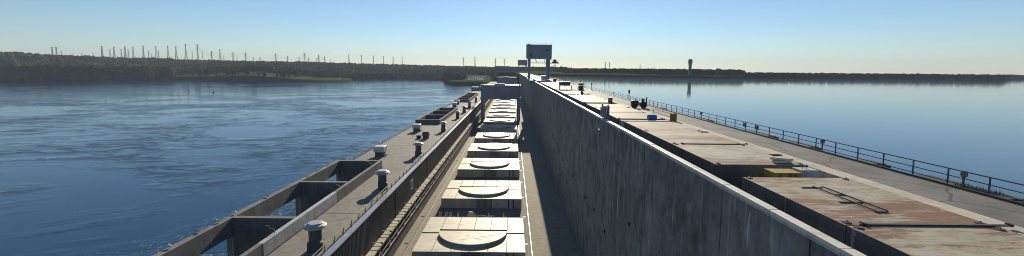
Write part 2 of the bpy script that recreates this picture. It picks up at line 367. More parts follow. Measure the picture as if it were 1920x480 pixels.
for (px, wz, sy, lf, lz, ry, rf, ts) in COLS:
    h = ray(px, hor(px)); az = math.atan2(h.x, h.y)
    p = on_z(px, sy, wz); Ds = math.hypot(p.x, p.y)
    d = ray(px, ry); Dr = Ds*rf; zr = CAMZ+d.z*Dr/math.hypot(d.x, d.y)-13.0
    bz = float(np.interp(px, [300, 326, 400, 480, 545, 600, 640, 656, 830, 836, 850, 920, 936, 985, 1390, 1400], [7, 9.4, 12.0, 16.5, 8.0, 5.0, 3.0, 2.2, 2.2, 7, 8, 8, 8, 5.5, 5.5, 2.2]))
    NODE.append((az, Ds, wz, Ds*lf, lz, Dr, max(zr, lz+0.5), Ds*ts, px, bz))
NA = np.array(NODE)
def land_z(az, d):
    g = lambda i: np.interp(az, NA[:, 0], NA[:, i])
    Ds, wz, dl, lz, Dr, zr, bz = (g(i) for i in (1, 2, 3, 4, 5, 6, 9))
    z = wz-1.5+np.clip((d-(Ds-3))/15.0, 0, 1)*(bz+1.5)
    t = np.clip((d-(Ds+12))/np.maximum(dl-Ds-12, 2), 0, 1); zb = wz+bz
    z = np.where(d > Ds+12, zb+(lz-zb)*t, z)
    t2 = np.clip((d-dl)/np.maximum(Dr-dl, 2), 0, 1); t2 = t2*t2*(3-2*t2)*0.6+t2*0.4
    z = np.where(d > dl, lz+(zr-lz)*t2, z)
    return z
def land_mesh(name, az0, az1, na):
    azs = np.unique(np.concatenate([np.linspace(az0, az1, na), NA[(NA[:, 0] > az0) & (NA[:, 0] < az1), 0]]))
    rows = np.concatenate([np.array([-60, -3, 0, 6, 12, 30, 60, 100, 150]), np.linspace(200, 1500, 22), np.array([1900, 2500, 3200])])
    V = []; nr = len(rows)
    for a in azs:
        Ds = np.interp(a, NA[:, 0], NA[:, 1])
        d = Ds+rows; z = land_z(a, d)
        z = z+np.where(rows > 30, 1.2*np.sin(d*0.021+a*37)*np.sin(a*61+d*0.008), 0)
        z[0] -= 6
        V.append(np.stack([d*np.sin(a), d*np.cos(a), z], 1))
    V = np.concatenate(V); n = len(azs)
    Fs = [(i*nr+j, (i+1)*nr+j, (i+1)*nr+j+1, i*nr+j+1) for i in range(n-1) for j in range(nr-1)]
    me = bpy.data.meshes.new(name); me.from_pydata(V.tolist(), [], Fs); me.materials.append(M['land'])
    me.polygons.foreach_set('use_smooth', [True]*len(me.polygons)); me.update()
    o = bpy.data.objects.new(name, me); COL.objects.link(o); o['kind'] = 'structure'; return o
azof = lambda px: float(np.interp(px, NA[:, 8], NA[:, 0]))
land_mesh('hills', NA[0, 0], NA[-1, 0], 420)
def sheet(name, x0, x1, y0, y1, z, mat, kind='structure'):
    o = MB().add([(x0, y0, z), (x1, y0, z), (x1, y1, z), (x0, y1, z)], [(0, 1, 2, 3)]).build(name, mat); o['kind'] = kind; return o
sheet('ground', -5200, 5200, -600, 5200, -9.0, 'bed')
sheet('river', -4200, -30.0, -500, 2400, 0.0, 'river')
sheet('reservoir', 20.0, 4200, -500, 1100, ZR, 'reservoir')

# ---------------------------------------------------------------- powerhouse floor
tag(MB().box(-23.0, 14.0, Y0, Y1+20, -8, ZF).build('generator_deck_floor', 'floor'), kind='structure')
def strip(name, x0, x1, y0, y1, z, mat):
    return tag(MB().box(x0, x1, y0, y1, z-0.05, z).build(name, mat), kind='structure')
strip('floor_channel', -18.9, 3.35, Y0, Y1, ZF+0.055, 'tail')
# crane rails
for x, nm in ((4.07, 'bright steel crane rail on the right of the generator housings'), (-20.2, 'steel crane rail on the left of the generator housings')):
    t = thing('crane_rail', nm, 'rail', (x, 0, ZF))
    MB().box(-0.06, 0.06, Y0, Y1, 0.0, 0.16).build('rail_head', 'railsteel', t)
    MB().box(-0.5, -0.2, Y0, Y1, 0.0, 0.04).build('base_strip', 'tail', t)
    tie = None
    for k in range(26):
        for dy in (9.0, 24.3):
            if tie is None:
                tie = MB().box(-1.35, -0.6, 0, 0.35, 0.0, 0.09).build('cross_plate', 'black', t); tie.location.y = 71.2+dy; 
            else: copy_part(tie, t, (0, 71.2+30.45*k+dy, 0))

# generator housings
BX0, BX1, BL = -17.8, 2.6, 16.9
def housing(detail, half=False):
    t = thing('generator_housing', 'x', 'housing')
    cx, cy, R = -7.55, 8.35, 6.7
    MB().box(BX0, BX1, 0, BL, -0.05, ZB-ZF-0.12).build('wall', 'housing', t, bevel=0.04)
    zt = ZB-ZF
    MB().box(BX0+0.1, BX1-0.1, cy-0.3, cy+0.3, zt-0.119, zt-0.112).build('joint_slit_shade', 'void', t)  # black sheet painting shade into the bottom of the roof slit
    xs = [BX0-0.06, -14.3, -10.9, -7.55, -4.2, -0.8, BX1+0.06]
    if detail:
        for j, (a, b, dz) in enumerate(((-0.08, cy-0.24, 0.0), (cy+0.24, BL+0.06, 0.05))):
            for i in range(6):
                MB().box(xs[i]+0.07, xs[i+1]-0.07, a, b, zt-0.11, zt+dz+random.uniform(-0.012, 0.012)).build('roof_plate', 'plate', t)
    else:
        MB().box(xs[0], xs[-1], -0.08, cy-0.07, zt-0.11, zt).build('roof_plate', 'plate', t)
        MB().box(xs[0], xs[-1], cy+0.07, BL+0.06, zt-0.11, zt+0.05).build('roof_plate', 'plate', t)
    n = 28 if detail else 16
    MB().box(cx-R, cx+R, cy-0.235, cy+(0.32 if half else 0.235), zt-0.04, zt+(0.63 if half else 0.58)).build('hatch_gap_shade', 'void', t)  # black block painting in the dark of the gap across the hatch
    MB().box(BX0, BX1, cy-0.235, cy+0.235, zt-0.11, zt-0.015).build('joint_gap_shade', 'void', t)  # black fill painting shade into the gap between roof halves
    for s in (-1, 1):
        pts = [(cx+R*math.cos(math.pi*i/n), cy+s*(0.24+(R-0.24)*math.sin(math.pi*i/n))) for i in range(n+1)]
        if s < 0: pts = pts[::-1]
        if s > 0 and half: continue
        d = MB().prism(pts, zt-0.05, zt+0.6, 0, 1).build('hatch_cover', ['housing', 'plate'], t)
    if detail:
        for i in range(14):
            x = -9.0+i*0.30
            MB().box(x, x+0.13, -0.13, -0.02, 0.25, zt-0.2).build('louvre_slat', 'ventdark', t)
        for x in (-0.9, 0.3): MB().box(x, x+0.35, -0.1, -0.02, 0.2, zt-0.25).build('drain_channel', 'ventdark', t)
    return t
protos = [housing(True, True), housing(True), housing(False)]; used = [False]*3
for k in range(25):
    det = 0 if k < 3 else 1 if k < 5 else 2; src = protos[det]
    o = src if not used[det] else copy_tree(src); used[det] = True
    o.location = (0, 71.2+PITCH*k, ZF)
    tag(o, ['cream roofed generator housing with a round hatch, nearest the camera', 'round hatched generator housing behind the yellow pipes, second from the camera'][k] if k < 2 else
        f'cream roofed generator housing with round hatch, {nth(k)} in the row from the camera', 'housing', 'generator housings in a row')
# pipes, pit and ladders behind the nearest housing
for i, (px, py) in enumerate(((858, 405), (889, 405), (916, 405), (944, 405))):
    p = on_z(px, py, ZB)
    t = thing('pipe_hoop', f'yellow pipe hoop between the two nearest generator housings, {nth(i)} from the left', 'pipe', (p.x*1.0, 89.6, ZF+0.01), 'yellow pipe hoops')
    MB().tube([(0, 0, 0), (0, 0, 2.6), (0, 0.12, 2.85), (0, 0.4, 3.0), (0, 0.7, 2.85), (0, 0.8, 2.6), (0, 0.8, 0)], 0.17, 8).build('hoop', 'pipe', t)
    MB().box(-0.3, 0.3, -0.25, 1.05, 0, 0.08).build('base_plate', 'steel', t)
tp = thing('pump_unit', 'pale machine with pipes in the pit between the two nearest housings', 'pump', (-9.6, 94.2, ZF))
MB().lathe([(0.75, 0.08), (0.75, 1.4), (0.5, 1.75), (0.2, 1.85)], 14).build('casing', 'pale', tp)
MB().tube([(0.6, 0, 0.8), (2.5, 0, 0.9), (3.6, 0.6, 0.5), (5.5, 0.4, 0.7)], 0.16, 8).build('pipe', 'galv', tp)
MB().box(-1, 1, -0.8, 0.8, 0, 0.12).build('base_plate', 'steel', tp)
for i, x in enumerate((-16.6, -15.2, -14.2)):
    t = thing('access_ladder', f'pale ladder leaning in the gap behind the nearest housing, {nth(i)} from the left', 'ladder', (x, 90.2, ZF+0.01), 'gap ladders')
    for s in (0, 0.45): MB().bar((s, 0, 0), (s, 2.2, 2.4), 0.09).build('rail', 'ventwhite', t)
    for j in range(6): MB().bar((0, 0.3+j*0.33, 0.33+j*0.36), (0.45, 0.3+j*0.33, 0.33+j*0.36), 0.05).build('rung', 'ventwhite', t)

# ---------------------------------------------------------------- headwall
hw = thing('dam_headwall', 'long tall grey concrete headwall with pale streaks and a light coping', 'wall', (13.2, 0, ZF))
PW = 7.6125
pan = None; y = Y0+0.3
i = 0
while y < Y1:
    if pan is None:
        pan = MB().box(0.0, 0.8, 0.05, PW-0.05, -0.2, ZC-ZF-0.35).build('wall_panel', 'headwall', hw); pan.location.y = y
    else: copy_part(pan, hw, (random.uniform(-0.015, 0.015), y, 0))
    y += PW
MB().box(0.06, 0.9, Y0, Y1, -0.25, ZC-ZF-0.37).build('core', 'trench', hw)
cp = None; y = Y0+0.2; CW = 4.55
while y < Y1:
    if cp is None:
        cp = MB().box(-0.06, 0.46, 0.02, CW-0.03, ZC-ZF-0.20, ZC-ZF).build('coping_stone', 'coping', hw, bevel=0.02)
        sk = MB().box(-0.02, 0.42, 0.02, CW-0.03, ZC-ZF-0.352, ZC-ZF-0.203).build('coping_base', 'newcon', hw)
        cp.location.y = y; sk.location.y = y
    else:
        copy_part(cp, hw, (0, y, random.uniform(-0.012, 0.012))); copy_part(sk, hw, (0, y, 0))
    y += CW
dr = None
for (px, py) in ((1057, 300), (1074, 330), (1098, 370), (1114, 393), (1134, 434), (1046, 276), (1040, 262), (1036, 253), (1180, 420)):
    d = ray(px, py); t_ = 13.2/d.x; p = Vector((13.2, d.y*t_, CAMZ+d.z*t_))
    if dr is None:
        dr = MB().lathe([(0.24, 0), (0.26, 0.12), (0.18, 0.14), (0.0001, 0.05)], 12).build('drain_pipe', 'black', hw); dr.rotation_euler.y = -math.pi/2; dr.location = (0.0, p.y, p.z-ZF)
    else: copy_part(dr, hw, (0.0, p.y, p.z-ZF))
tag(MB().box(14.02, 29.35, Y0, Y1, -8, 28.3).build('headworks_body', 'trench'), kind='structure')
tag(MB().box(23.32, 29.35, Y0, Y1, 28.31, ZU).build('headworks_deck', 'pale'), kind='structure')
tag(MB().box(24.7, 28.55, Y0, Y1, ZU-0.05, ZU+0.006).build('road', 'asphalt'), kind='structure')
sheet_edge = MB()
# hatch slabs on the headworks
SLAB = 8.93
def slab_mesh(n, lugs):
    t = thing('hatch_slab', 'x', 'slab')
    MB().box(16.05, 23.30, 0.03, SLAB-0.03, 28.302, ZS, 0, 1).build('slab_body', ['slabside', 'slab'], t, bevel=0.03)
    MB().box(16.02, 16.20, 0.03, SLAB-0.03, ZS-0.42, ZS-0.34).build('edge_strip', 'slabside', t)
    if lugs:
        for (x, yy) in ((16.35, 0.35), (16.35, SLAB-0.35), (22.9, 0.4), (22.9, SLAB-0.4)):
            g = MB().box(x-0.16, x+0.16, yy-0.12, yy+0.12, ZS-0.01, ZS+0.05).build('lifting_lug', 'steel', t)
            MB().tube([(x-0.06, yy, ZS+0.04), (x-0.05, yy, ZS+0.10), (x, yy, ZS+0.13), (x+0.05, yy, ZS+0.10), (x+0.06, yy, ZS+0.04)], 0.02, 6).build('ring', 'steel', g)
    return t
s1 = slab_mesh(0, True); s2 = slab_mesh(0, False); fl = [False, False]; idx = 0
for k in range(28):
    for j in range(3):
        y = 1.25+PITCH*k+j*SLAB*1.0
        if y < 2 or y > 838: continue
        far = y > 130; src = s2 if far else s1
        o = src if not fl[far] else copy_tree(src); fl[far] = True
        o.location = (0, y, random.uniform(-0.01, 0.02))
        lab = {0: 'rust patched concrete hatch slab in the near right corner', 1: 'concrete hatch slab carrying the flat steel frame', 2: 'stained concrete hatch slab just behind the yellow box'}.get(idx)
        tag(o, lab or f'concrete hatch slab on the upstream deck, {nth(idx)} from the camera', 'slab', 'hatch slabs along the upstream deck'); idx += 1
# dark steel beams on the joints; last two are dark bars painting in gap shade
for lab, x0, x1, y, z in (('dark flat steel beam lying across the nearest slab joint', 16.7, 24.0, 1.25+2*SLAB+0.02, ZS),
                          ('thin dark steel beam across the joint behind the grey slab', 16.9, 23.6, 1.25+PITCH+SLAB, ZS),
                          ('dark bar standing in for gap shade beside the brown post', 16.6, 22.9, 89.9, ZS),
                          ('dark bar standing in for gap shade by the pile of slings', 16.3, 22.6, 119.0, ZS)):
    t = thing('beam_or_gap_shade', lab, 'beam', (0, y, z+0.02))
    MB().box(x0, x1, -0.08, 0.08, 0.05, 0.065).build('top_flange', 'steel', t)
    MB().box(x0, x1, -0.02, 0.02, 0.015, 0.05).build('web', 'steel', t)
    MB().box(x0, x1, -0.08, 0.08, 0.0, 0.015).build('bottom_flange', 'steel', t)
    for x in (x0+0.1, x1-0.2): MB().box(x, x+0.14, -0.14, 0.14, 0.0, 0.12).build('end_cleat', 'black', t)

# ---------------------------------------------------------------- upstream edge: kerb, rail, fence, ledges
t = thing('crane_rail', 'dark crane rail along the foot of the upstream fence', 'rail', (28.75, 0, ZU))
MB().box(-0.10, 0.10, Y0, Y1, 0.0, 0.14).build('rail_head', 'black', t)
MB().box(-0.19, 0.19, Y0, Y1, 0.0, 0.03).build('rail_foot', 'steel', t)
t = thing('upstream_railing', 'long dark three-rail fence along the upstream edge above the reservoir', 'fence', (29.2, 0, ZU))
post = None; stuff = MB(); y = 10.2
while y < Y1-4:
    if y < 420:
        if post is None:
            post = MB().box(-0.034, 0.034, -0.034, 0.034, 0.0, 1.06).box(-0.09, 0.09, -0.09, 0.09, 0.0, 0.03).build('post', 'fence', t); post.location.y = y
        else: copy_part(post, t, (0, y, 0))
    else: stuff.box(-0.05, 0.05, y-0.05, y+0.05, 0, 1.06)
    y += 2.4
stuff.build('far_posts', 'fence', t)['kind'] = 'stuff'
for z, r in ((1.08, 0.034), (0.62, 0.027), (0.2, 0.027)):
    MB().box(-r, r, 8, Y1-4, z-r, z+r).build('rail', 'fence', t)
for i, (a, b) in enumerate([(1698, 1895), (1590, 1632), (1460, 1508), (1385, 1430), (1290, 1315), (1210, 1232), (1165, 1180)]):
    ya, yb = [29.9*F/(px-VPX)*0.955 for px in (b, a)]
    t = tag(MB().box(29.36, 30.75, ya, yb, ZU-2.4, ZU-0.1).box(29.36, 30.6, ya+0.3, yb-0.3, ZU-0.1, ZU-0.02).build('pier_ledge', 'trench'),
        ['weedy concrete ledge outside the fence by the round lamp, nearest the camera', 'short concrete ledge outside the fence, second from the camera'][i] if i < 2 else f'short concrete ledge outside the upstream fence, {nth(i)} from the camera', 'ledge', 'ledges outside the fence')
    if i == 0:
        for q in range(46):
            x, yy = random.uniform(29.5, 30.4), ya+0.8+abs(random.gauss(0, 0.30))*(yb-ya)
        g = MB()
        for q in range(160):
            x, yy = random.uniform(29.45, 30.3), random.uniform(ya+1.0, ya+0.55*(yb-ya)); h = random.uniform(0.08, 0.34)
            dx, dy = random.uniform(-0.12, 0.12), random.uniform(-0.12, 0.12)
            g.add([(x-0.03, yy, ZU-0.03), (x+0.03, yy+0.02, ZU-0.03), (x+dx, yy+dy, ZU-0.03+h)], [(0, 1, 2)])
        go = g.build('weeds', 'leaf'); tag(go, 'tuft of dry weeds growing on the ledge outside the fence', 'weeds', kind='stuff')
def fence_lamp(px, lab):
    y = 29.2*F/(px-VPX)*0.955
    t = thing('fence_lamp', lab, 'lamp', (29.32, y, ZU), 'round lamps on the upstream fence')
    MB().box(-0.04, 0.04, -0.04, 0.04, 0, 0.75).build('stem', 'fence', t)
    MB().lathe([(0.05, 0.66), (0.15, 0.72), (0.19, 0.86), (0.17, 1.0), (0.08, 1.06)], 12).build('lamp_head', 'tail', t, True)
    MB().box(-0.1, 0.1, -0.1, 0.1, 1.05, 1.1).build('cap', 'steel', t)
for px, lab in ((1782, 'round grey lamp head on the fence above the weedy ledge'), (1521, 'round grey lamp on the fence, second from the camera'), (1300, 'small dark lamp on the fence right of the blue drum'), (1142, 'small dark lamp on the fence beyond the black machine')):
    fence_lamp(px, lab)
for px, lab in ((1382, 'small grey plate hung on the fence, left of the pair'), (1404, 'small grey plate hung on the fence, right of the pair')):
    y = 29.2*F/(px-VPX)*0.955
    t = thing('fence_plate', lab, 'sign', (29.12, y, ZU+0.5), 'plates on the fence')
    MB().box(-0.03, 0.0, -0.38, 0.38, 0.0, 0.5).build('plate', 'tail', t); MB().box(0.0, 0.05, -0.3, 0.3, 0.1, 0.16).build('clip', 'fence', t)
for px, lab, hh in ((1175, 'tall black post on the fence line above the black machine', 2.6), (1106, 'thin black signal post at the fence left of the black machine', 2.8), (1085, 'thin dark post at the fence behind the steel table', 2.8), (1053, 'farthest thin dark post on the upstream fence', 3.2)):
    y = 29.2*F/(px-VPX)*0.97
    t = thing('signal_post', lab, 'post', (29.0, y, ZU))
    MB().box(-0.07, 0.07, -0.07, 0.07, 0, hh-0.9).build('post', 'black', t)
    MB().box(-0.17, 0.17, -0.17, 0.17, hh-0.9, hh).build('signal_head', 'black', t)
    MB().box(-0.22, 0.22, -0.22, 0.22, 0, 0.06).build('base_plate', 'black', t)

# ---------------------------------------------------------------- things on the upstream deck
t = thing('lattice_rack', 'long flat steel frame of two bars with cross pieces lying on the slab', 'frame', (0, 0, 0))
zf = ZS+0.085
A = [on_z(1524, 349, zf), on_z(1644, 396, zf)]; B = [on_z(1541, 349.5, zf), on_z(1664, 395, zf)]
for a, b in (A, B): MB().bar(a, b, 0.055, 0.07).build('side_bar', 'steel', t)
for q in (((1503, 351), (1541, 351.5)), ((1563, 364.5), (1583, 364)), ((1573, 378.5), (1618, 379)), ((1640, 396.5), (1664, 396.5))):
    a, b = on_z(*q[0], zf-0.05), on_z(*q[1], zf-0.05); b.y = a.y
    MB().bar(a, b, 0.10, 0.05).build('cross_piece', 'steel', t)
YG = 1.25+PITCH-1.75
t = thing('yellow_box', 'dull yellow steel box standing in the gap between the slabs', 'box', (20.1, YG, 28.3))
MB().box(-0.95, 0.95, -0.6, 0.6, 0.06, 1.3).build('body', 'yellow', t, bevel=0.03)
MB().box(-1.0, 1.0, -0.65, 0.65, 1.3, 1.38).build('lid', 'yellow', t)
for x in (-0.6, 0.1, 0.5): MB().box(x, x+0.12, -0.69, -0.652, 0.9, 1.34).build('hinge', 'steel', t)
for x in (-0.9, 0.7): MB().box(x, x+0.2, -0.55, 0.55, 0, 0.06).build('skid', 'steel', t)
t = thing('concrete_barrier', 'pale grey concrete block with a sloping end beside the yellow box', 'barrier', (22.15, YG+0.1, 28.3))
b = MB(); pts = [(-0.95, 0.0), (1.1, 0.0), (0.75, 0.9), (0.35, 1.52), (-0.95, 1.52)]
b.add([(x, -0.5, z) for x, z in pts]+[(x, 0.5, z) for x, z in pts], [(0, 1, 2, 3, 4), (9, 8, 7, 6, 5)]+[(i, i+5, (i+1) % 5+5, (i+1) % 5) for i in range(5)])
b.build('block', 'newcon', t, bevel=0.04)
MB().tube([(-0.5, 0, 1.5), (-0.5, 0, 1.65), (-0.2, 0, 1.65), (-0.2, 0, 1.5)], 0.025, 6).build('lifting_loop', 'steel', t)
t = thing('timber_pile', 'few weathered timbers piled at the slab edge above the yellow box', 'timber', (21.7, 1.25+PITCH+0.7, ZS+0.02))
for (x, yy, z, l, a) in ((0, 0, 0.1, 1.5, 0.2), (0.1, 0.35, 0.1, 1.4, 0.1), (0.0, 0.2, 0.28, 1.6, -0.35), (-0.5, 0.3, 0.28, 0.5, 1.2)):
    c, s = math.cos(a)*l/2, math.sin(a)*l/2
    MB().bar((x-c, yy-s, z), (x+c, yy+s, z), 0.2, 0.16).build('timber', ['pale'], t)
def drum(name, lab, loc, r, l, mat, lying):
    t = thing(name, lab, 'drum', loc)
    prof = [(r*0.94, 0), (r, 0.03), (r, l*0.32), (r*1.05, l*0.34), (r, l*0.36), (r, l*0.64), (r*1.05, l*0.66), (r, l*0.68), (r, l-0.03), (r*0.94, l), (r*0.9, l-0.03)]
    o = MB().lathe(prof, 20).build('shell', mat, t, False)
    p = MB().lathe([(0.06, 0), (0.06, 0.05)], 8, (r*0.5, 0, l-0.03)).build('bung', 'steel', t)
    if lying:
        for q in (o, p): q.rotation_euler.y = math.pi/2; q.location = (-l/2, 0, r*1.05)
    return t
p = on_z(1229, 228, ZU)
drum('blue_drum', 'blue drum lying on its side in the gap between two slabs', (p.x, 1.25+2*PITCH-1.2, ZU-0.02), 0.42, 1.25, 'blue', True)
tag(MB().box(16.2, 23.3, 1.25+2*PITCH-1.75, 1.25+2*PITCH-0.6, 28.302, ZU-0.03).build('gap_sleeper', 'newcon'), 'grey concrete sleeper filling the gap under the blue drum', 'sleeper')
drum('orange_drum', 'rusty orange drum standing upright beside the lying blue drum', (23.75, 1.25+2*PITCH-2.0, ZU), 0.48, 1.15, 'orange', False)
t = thing('low_handrail', 'low black pipe handrail on the deck left of the orange drum', 'handrail', (23.7, 61.0, ZU))
MB().tube([(0, 0, 0), (0, 0, 0.95), (0.02, 0.4, 1.0), (0.1, 7.6, 1.0), (0.1, 8.0, 0.95), (0.1, 8.0, 0)], 0.05, 6).build('pipe', 'black', t)
MB().tube([(0.0, 0.0, 0.5), (0.1, 8.0, 0.5)], 0.035, 6).build('mid_rail', 'black', t)
# black machine
t = thing('welding_trailer', 'black wheeled machine with a mast parked by the upstream fence', 'machine', (24.9, 80.5, ZU))
MB().prism([(-1.5, -0.6), (-0.2, -0.6), (-0.2, 0.6), (-1.5, 0.6)], 0.45, 1.55).build('engine_box', 'black', t, bevel=0.12)
MB().box(0.1, 1.5, -0.55, 0.55, 0.5, 1.25).build('tank_box', 'black', t, bevel=0.1)
MB().lathe([(0.3, 0), (0.3, 1.2)], 12, (0, 0, 0)).build('reel', 'steel', t).location = (0.8, 0, 0.75)
MB().box(-1.6, 1.7, -0.08, 0.08, 0.35, 0.46).build('chassis', 'steel', t)
MB().bar((1.45, 0, 0.4), (1.5, 0, 2.2), 0.16).build('mast', 'black', t)
MB().bar((-1.6, 0, 0.4), (-2.5, 0, 0.12), 0.12).build('tow_bar', 'black', t)
MB().bar((-0.5, 0, 1.5), (-0.9, 0, 1.95), 0.12).build('exhaust', 'black', t)
for x in (-0.9, 0.9):
    for s in (-1, 1):
        w = MB().lathe([(0.2, -0.09), (0.36, -0.09), (0.38, 0), (0.36, 0.09), (0.2, 0.09)], 14).build('wheel', 'dark', t)
        w.rotation_euler.x = math.pi/2; w.location = (x, s*0.66, 0.37)
t = thing('brown_post', 'short brown steel post standing on the deck beside a dark gap-shade bar', 'post', (21.9, 91.5, 28.3))
MB().box(-0.42, 0.42, -0.4, 0.4, 0, 2.55).build('shaft', 'steel', t, bevel=0.05); MB().box(-0.5, 0.5, -0.48, 0.48, 2.55, 2.65).build('cap', 'steel', t)
# table / rig
t = thing('steel_table', 'dark steel trestle table carrying a low shed-like box', 'table', (17.0, 150, ZS))
MB().box(0, 9.2, -1.2, 1.2, 1.55, 1.75).build('table_top', 'steel', t)
for x, y in ((0.2, -1), (0.2, 1), (4.5, -1), (4.5, 1), (7.0, -1), (7.0, 1)): MB().box(x, x+0.2, y-0.1, y+0.1, 0, 1.55).build('leg', 'steel', t)
MB().bar((3.0, -1, 0.1), (1.6, -1, 1.5), 0.14).build('brace', 'steel', t)
b = MB(); b.add([(0.1, -1.1, 1.76), (4.0, -1.1, 1.76), (4.0, 1.1, 1.76), (0.1, 1.1, 1.76), (0.1, -1.1, 2.9), (4.0, -1.1, 3.15), (4.0, 1.1, 3.15), (0.1, 1.1, 2.9)],
    [(3, 2, 1, 0), (4, 5, 6, 7), (0, 1, 5, 4), (1, 2, 6, 5), (2, 3, 7, 6), (3, 0, 4, 7)]); b.build('box', 'ventdark', t)
t = thing('steel_tank', 'dark upright steel tank at the right end of the trestle table', 'tank', (25.4, 152, ZU))
MB().lathe([(0.95, 0), (0.95, 2.5), (0.8, 2.6), (0.3, 2.65)], 18).build('shell', 'ventdark', t); MB().tube([(0.9, 0, 0.3), (1.2, 0, 0.3), (1.2, 0, 2.2), (0.9, 0, 2.2)], 0.06, 6).build('pipe', 'steel', t)
t = thing('sling_pile', 'dark heap of slings and a shackle spread on the pale slab', 'slings', (21.0, 124.0, ZS+0.005))
MB().lathe([(1.9, 0), (1.2, 0.15), (0.5, 0.4), (0.25, 0.9), (0.05, 1.0)], 9).build('heap', 'black', t)
for a in (0.3, 2.7, 4.0): MB().tube([(0, 0, 0.35), (1.6*math.cos(a), 1.6*math.sin(a), 0.1), (3.4*math.cos(a+0.2), 2.2*math.sin(a), 0.06)], 0.07, 5).build('sling', 'black', t)
t = thing('site_cabin', 'small pale grey cabin on the deck beneath the tall headworks crane', 'cabin', (20.3, 285, ZS))
MB().box(0, 3.6, 0, 6, 0.15, 2.9).build('wall', 'ventwhite', t); MB().box(-0.1, 3.7, -0.1, 6.1, 2.9, 3.05).build('roof', 'galv', t)
MB().box(0.4, 1.4, -0.05, -0.005, 0.2, 2.3).build('door', 'galv', t); MB().box(2.0, 3.2, -0.05, -0.005, 1.2, 2.2).build('window', 'glass', t)
for x in (0.2, 3.0): MB().box(x, x+0.3, 0.2, 5.8, 0, 0.15).build('skid', 'steel', t)
t = thing('dark_crate', 'dark boxy crate on the deck right of the pale cabin', 'crate', (25.6, 250, ZU))
MB().box(-0.8, 0.9, -0.8, 0.8, 0.1, 2.1).build('body', 'black', t, bevel=0.08); MB().box(-0.85, 0.95, -0.85, 0.85, 2.1, 2.2).build('lid', 'steel', t)
for i, (px, py) in enumerate(((1455, 291), (1320, 248))):
    p = on_z(px, py, ZS)
    tag(MB().box(p.x-0.45, p.x+0.45, p.y-0.25, p.y+0.25, ZS, ZS+0.07).box(p.x-0.3, p.x+0.3, p.y-0.1, p.y+0.1, ZS+0.07, ZS+0.1).build('cover_plate', 'black'),
        ['small dark cover plate on the grey slab above the yellow box', 'small dark cover plate on the rusty slab behind'][i], 'plate')
# platform hung on the headwall
pd = ray(1132, 225); YP = 13.3*pd.y/pd.x
t = thing('access_platform', 'grey ladder and gate panels fixed over the headwall coping', 'platform', (13.2, YP, ZC))
for y in (-0.55, 0.05):
    MB().box(-0.45, -0.38, y, y+0.07, -3.2, 1.7).build('stile', 'crane', t)
for j in range(11): MB().bar((-0.41, -0.5, -3.0+0.42*j), (-0.41, 0.1, -3.0+0.42*j), 0.045).build('rung', 'crane', t)
for y in (-1.4, -0.9): MB().box(-0.4, -0.3, y-1.2, y-1.13, -1.0, 1.9).build('post', 'crane', t)
MB().box(0.0, 0.06, 0.35, 1.25, 0.12, 2.1).build('panel', 'crane', t)
MB().box(0.75, 0.83, -0.3, 0.9, -0.4, 1.9).build('panel', 'crane', t)
MB().box(0.06, 0.8, 1.2, 1.26, 0.02, 1.7).build('panel', 'crane', t)
for x in (0.0, 0.78): MB().box(x, x+0.06, 0.3, 0.36, 0.0, 2.2).build('post', 'crane', t)
MB().bar((-0.42, 0.1, -2.3), (-0.42, 1.5, -2.3), 0.07).build('bracket', 'crane', t); MB().bar((-0.42, 0.1, -1.7), (-0.42, 1.2, -1.7), 0.07).build('bracket', 'crane', t)
for z in (-2.3, -1.7): MB().bar((-0.42, 0.1, z), (0.0, 0.1, z), 0.07).build('stand_off', 'crane', t)

# ---------------------------------------------------------------- tailrace building
tb = thing('tailrace_building', 'long low powerhouse wall with dark ribbed cladding, ledge and silver flashing', 'building', (0, 0, ZF))
def dz(z): return z-ZF
MB().box(-31.5, -23.36, Y0, Y1, -8-ZF, dz(ZT)-0.06).build('core_wall', 'tail', tb)
tag(MB().box(-31.5, -24.12, Y0, Y1, ZT-0.058, ZT).build('roof_deck', 'taildeck'), kind='structure')
for k in range(28):
    y = 10+PITCH*k+0.0
    if y+PITCH > Y1: break
    if k == 0:
        rib = MB(); n = 60; w = PITCH/n; pts = []
        for i in range(n): y0 = i*w; pts += [(0, y0), (0, y0+0.26), (0.07, y0+0.30), (0.07, y0+0.46), (0, y0+0.50)]
        pts.append((0, PITCH)); m = len(pts)
        rib.add([(x, yy, dz(7.1)) for x, yy in pts]+[(x, yy, dz(13.0)) for x, yy in pts], [(i, i+1, m+i+1, m+i) for i in range(m-1)])
        sp = rib.build('siding_panel', 'siding', tb); sp.location = (-23.34, y, 0)
        fp = MB().box(-24.1, -23.12, 0.02, PITCH-0.02, dz(12.98), dz(13.12)).build('flashing', 'flash', tb); fp.location.y = y
        dp = MB().box(-23.29, -23.17, 0, 0.12, dz(7.1), dz(12.95)).build('downpipe', 'siding', tb); dp.location.y = y+9.5
        lw = MB().box(-23.3, -22.2, 0.03, PITCH-0.03, -0.1, dz(4.55)).build('plinth_panel', 'tail', tb); lw.location.y = y
        sl2 = MB().box(-23.3, -22.0, 0.02, PITCH-0.02, dz(4.553), dz(4.75)).build('sill', 'pale', tb); sl2.location.y = y
        bk = MB().box(-23.3, -22.75, 0.0, PITCH, dz(4.752), dz(6.78)).build('recess_wall', 'trench', tb); bk.location.y = y
    else:
        for s in (sp, fp, dp, lw, sl2, bk): copy_part(s, tb, (s.location.x, y+(9.5 if s is dp else 0), 0))
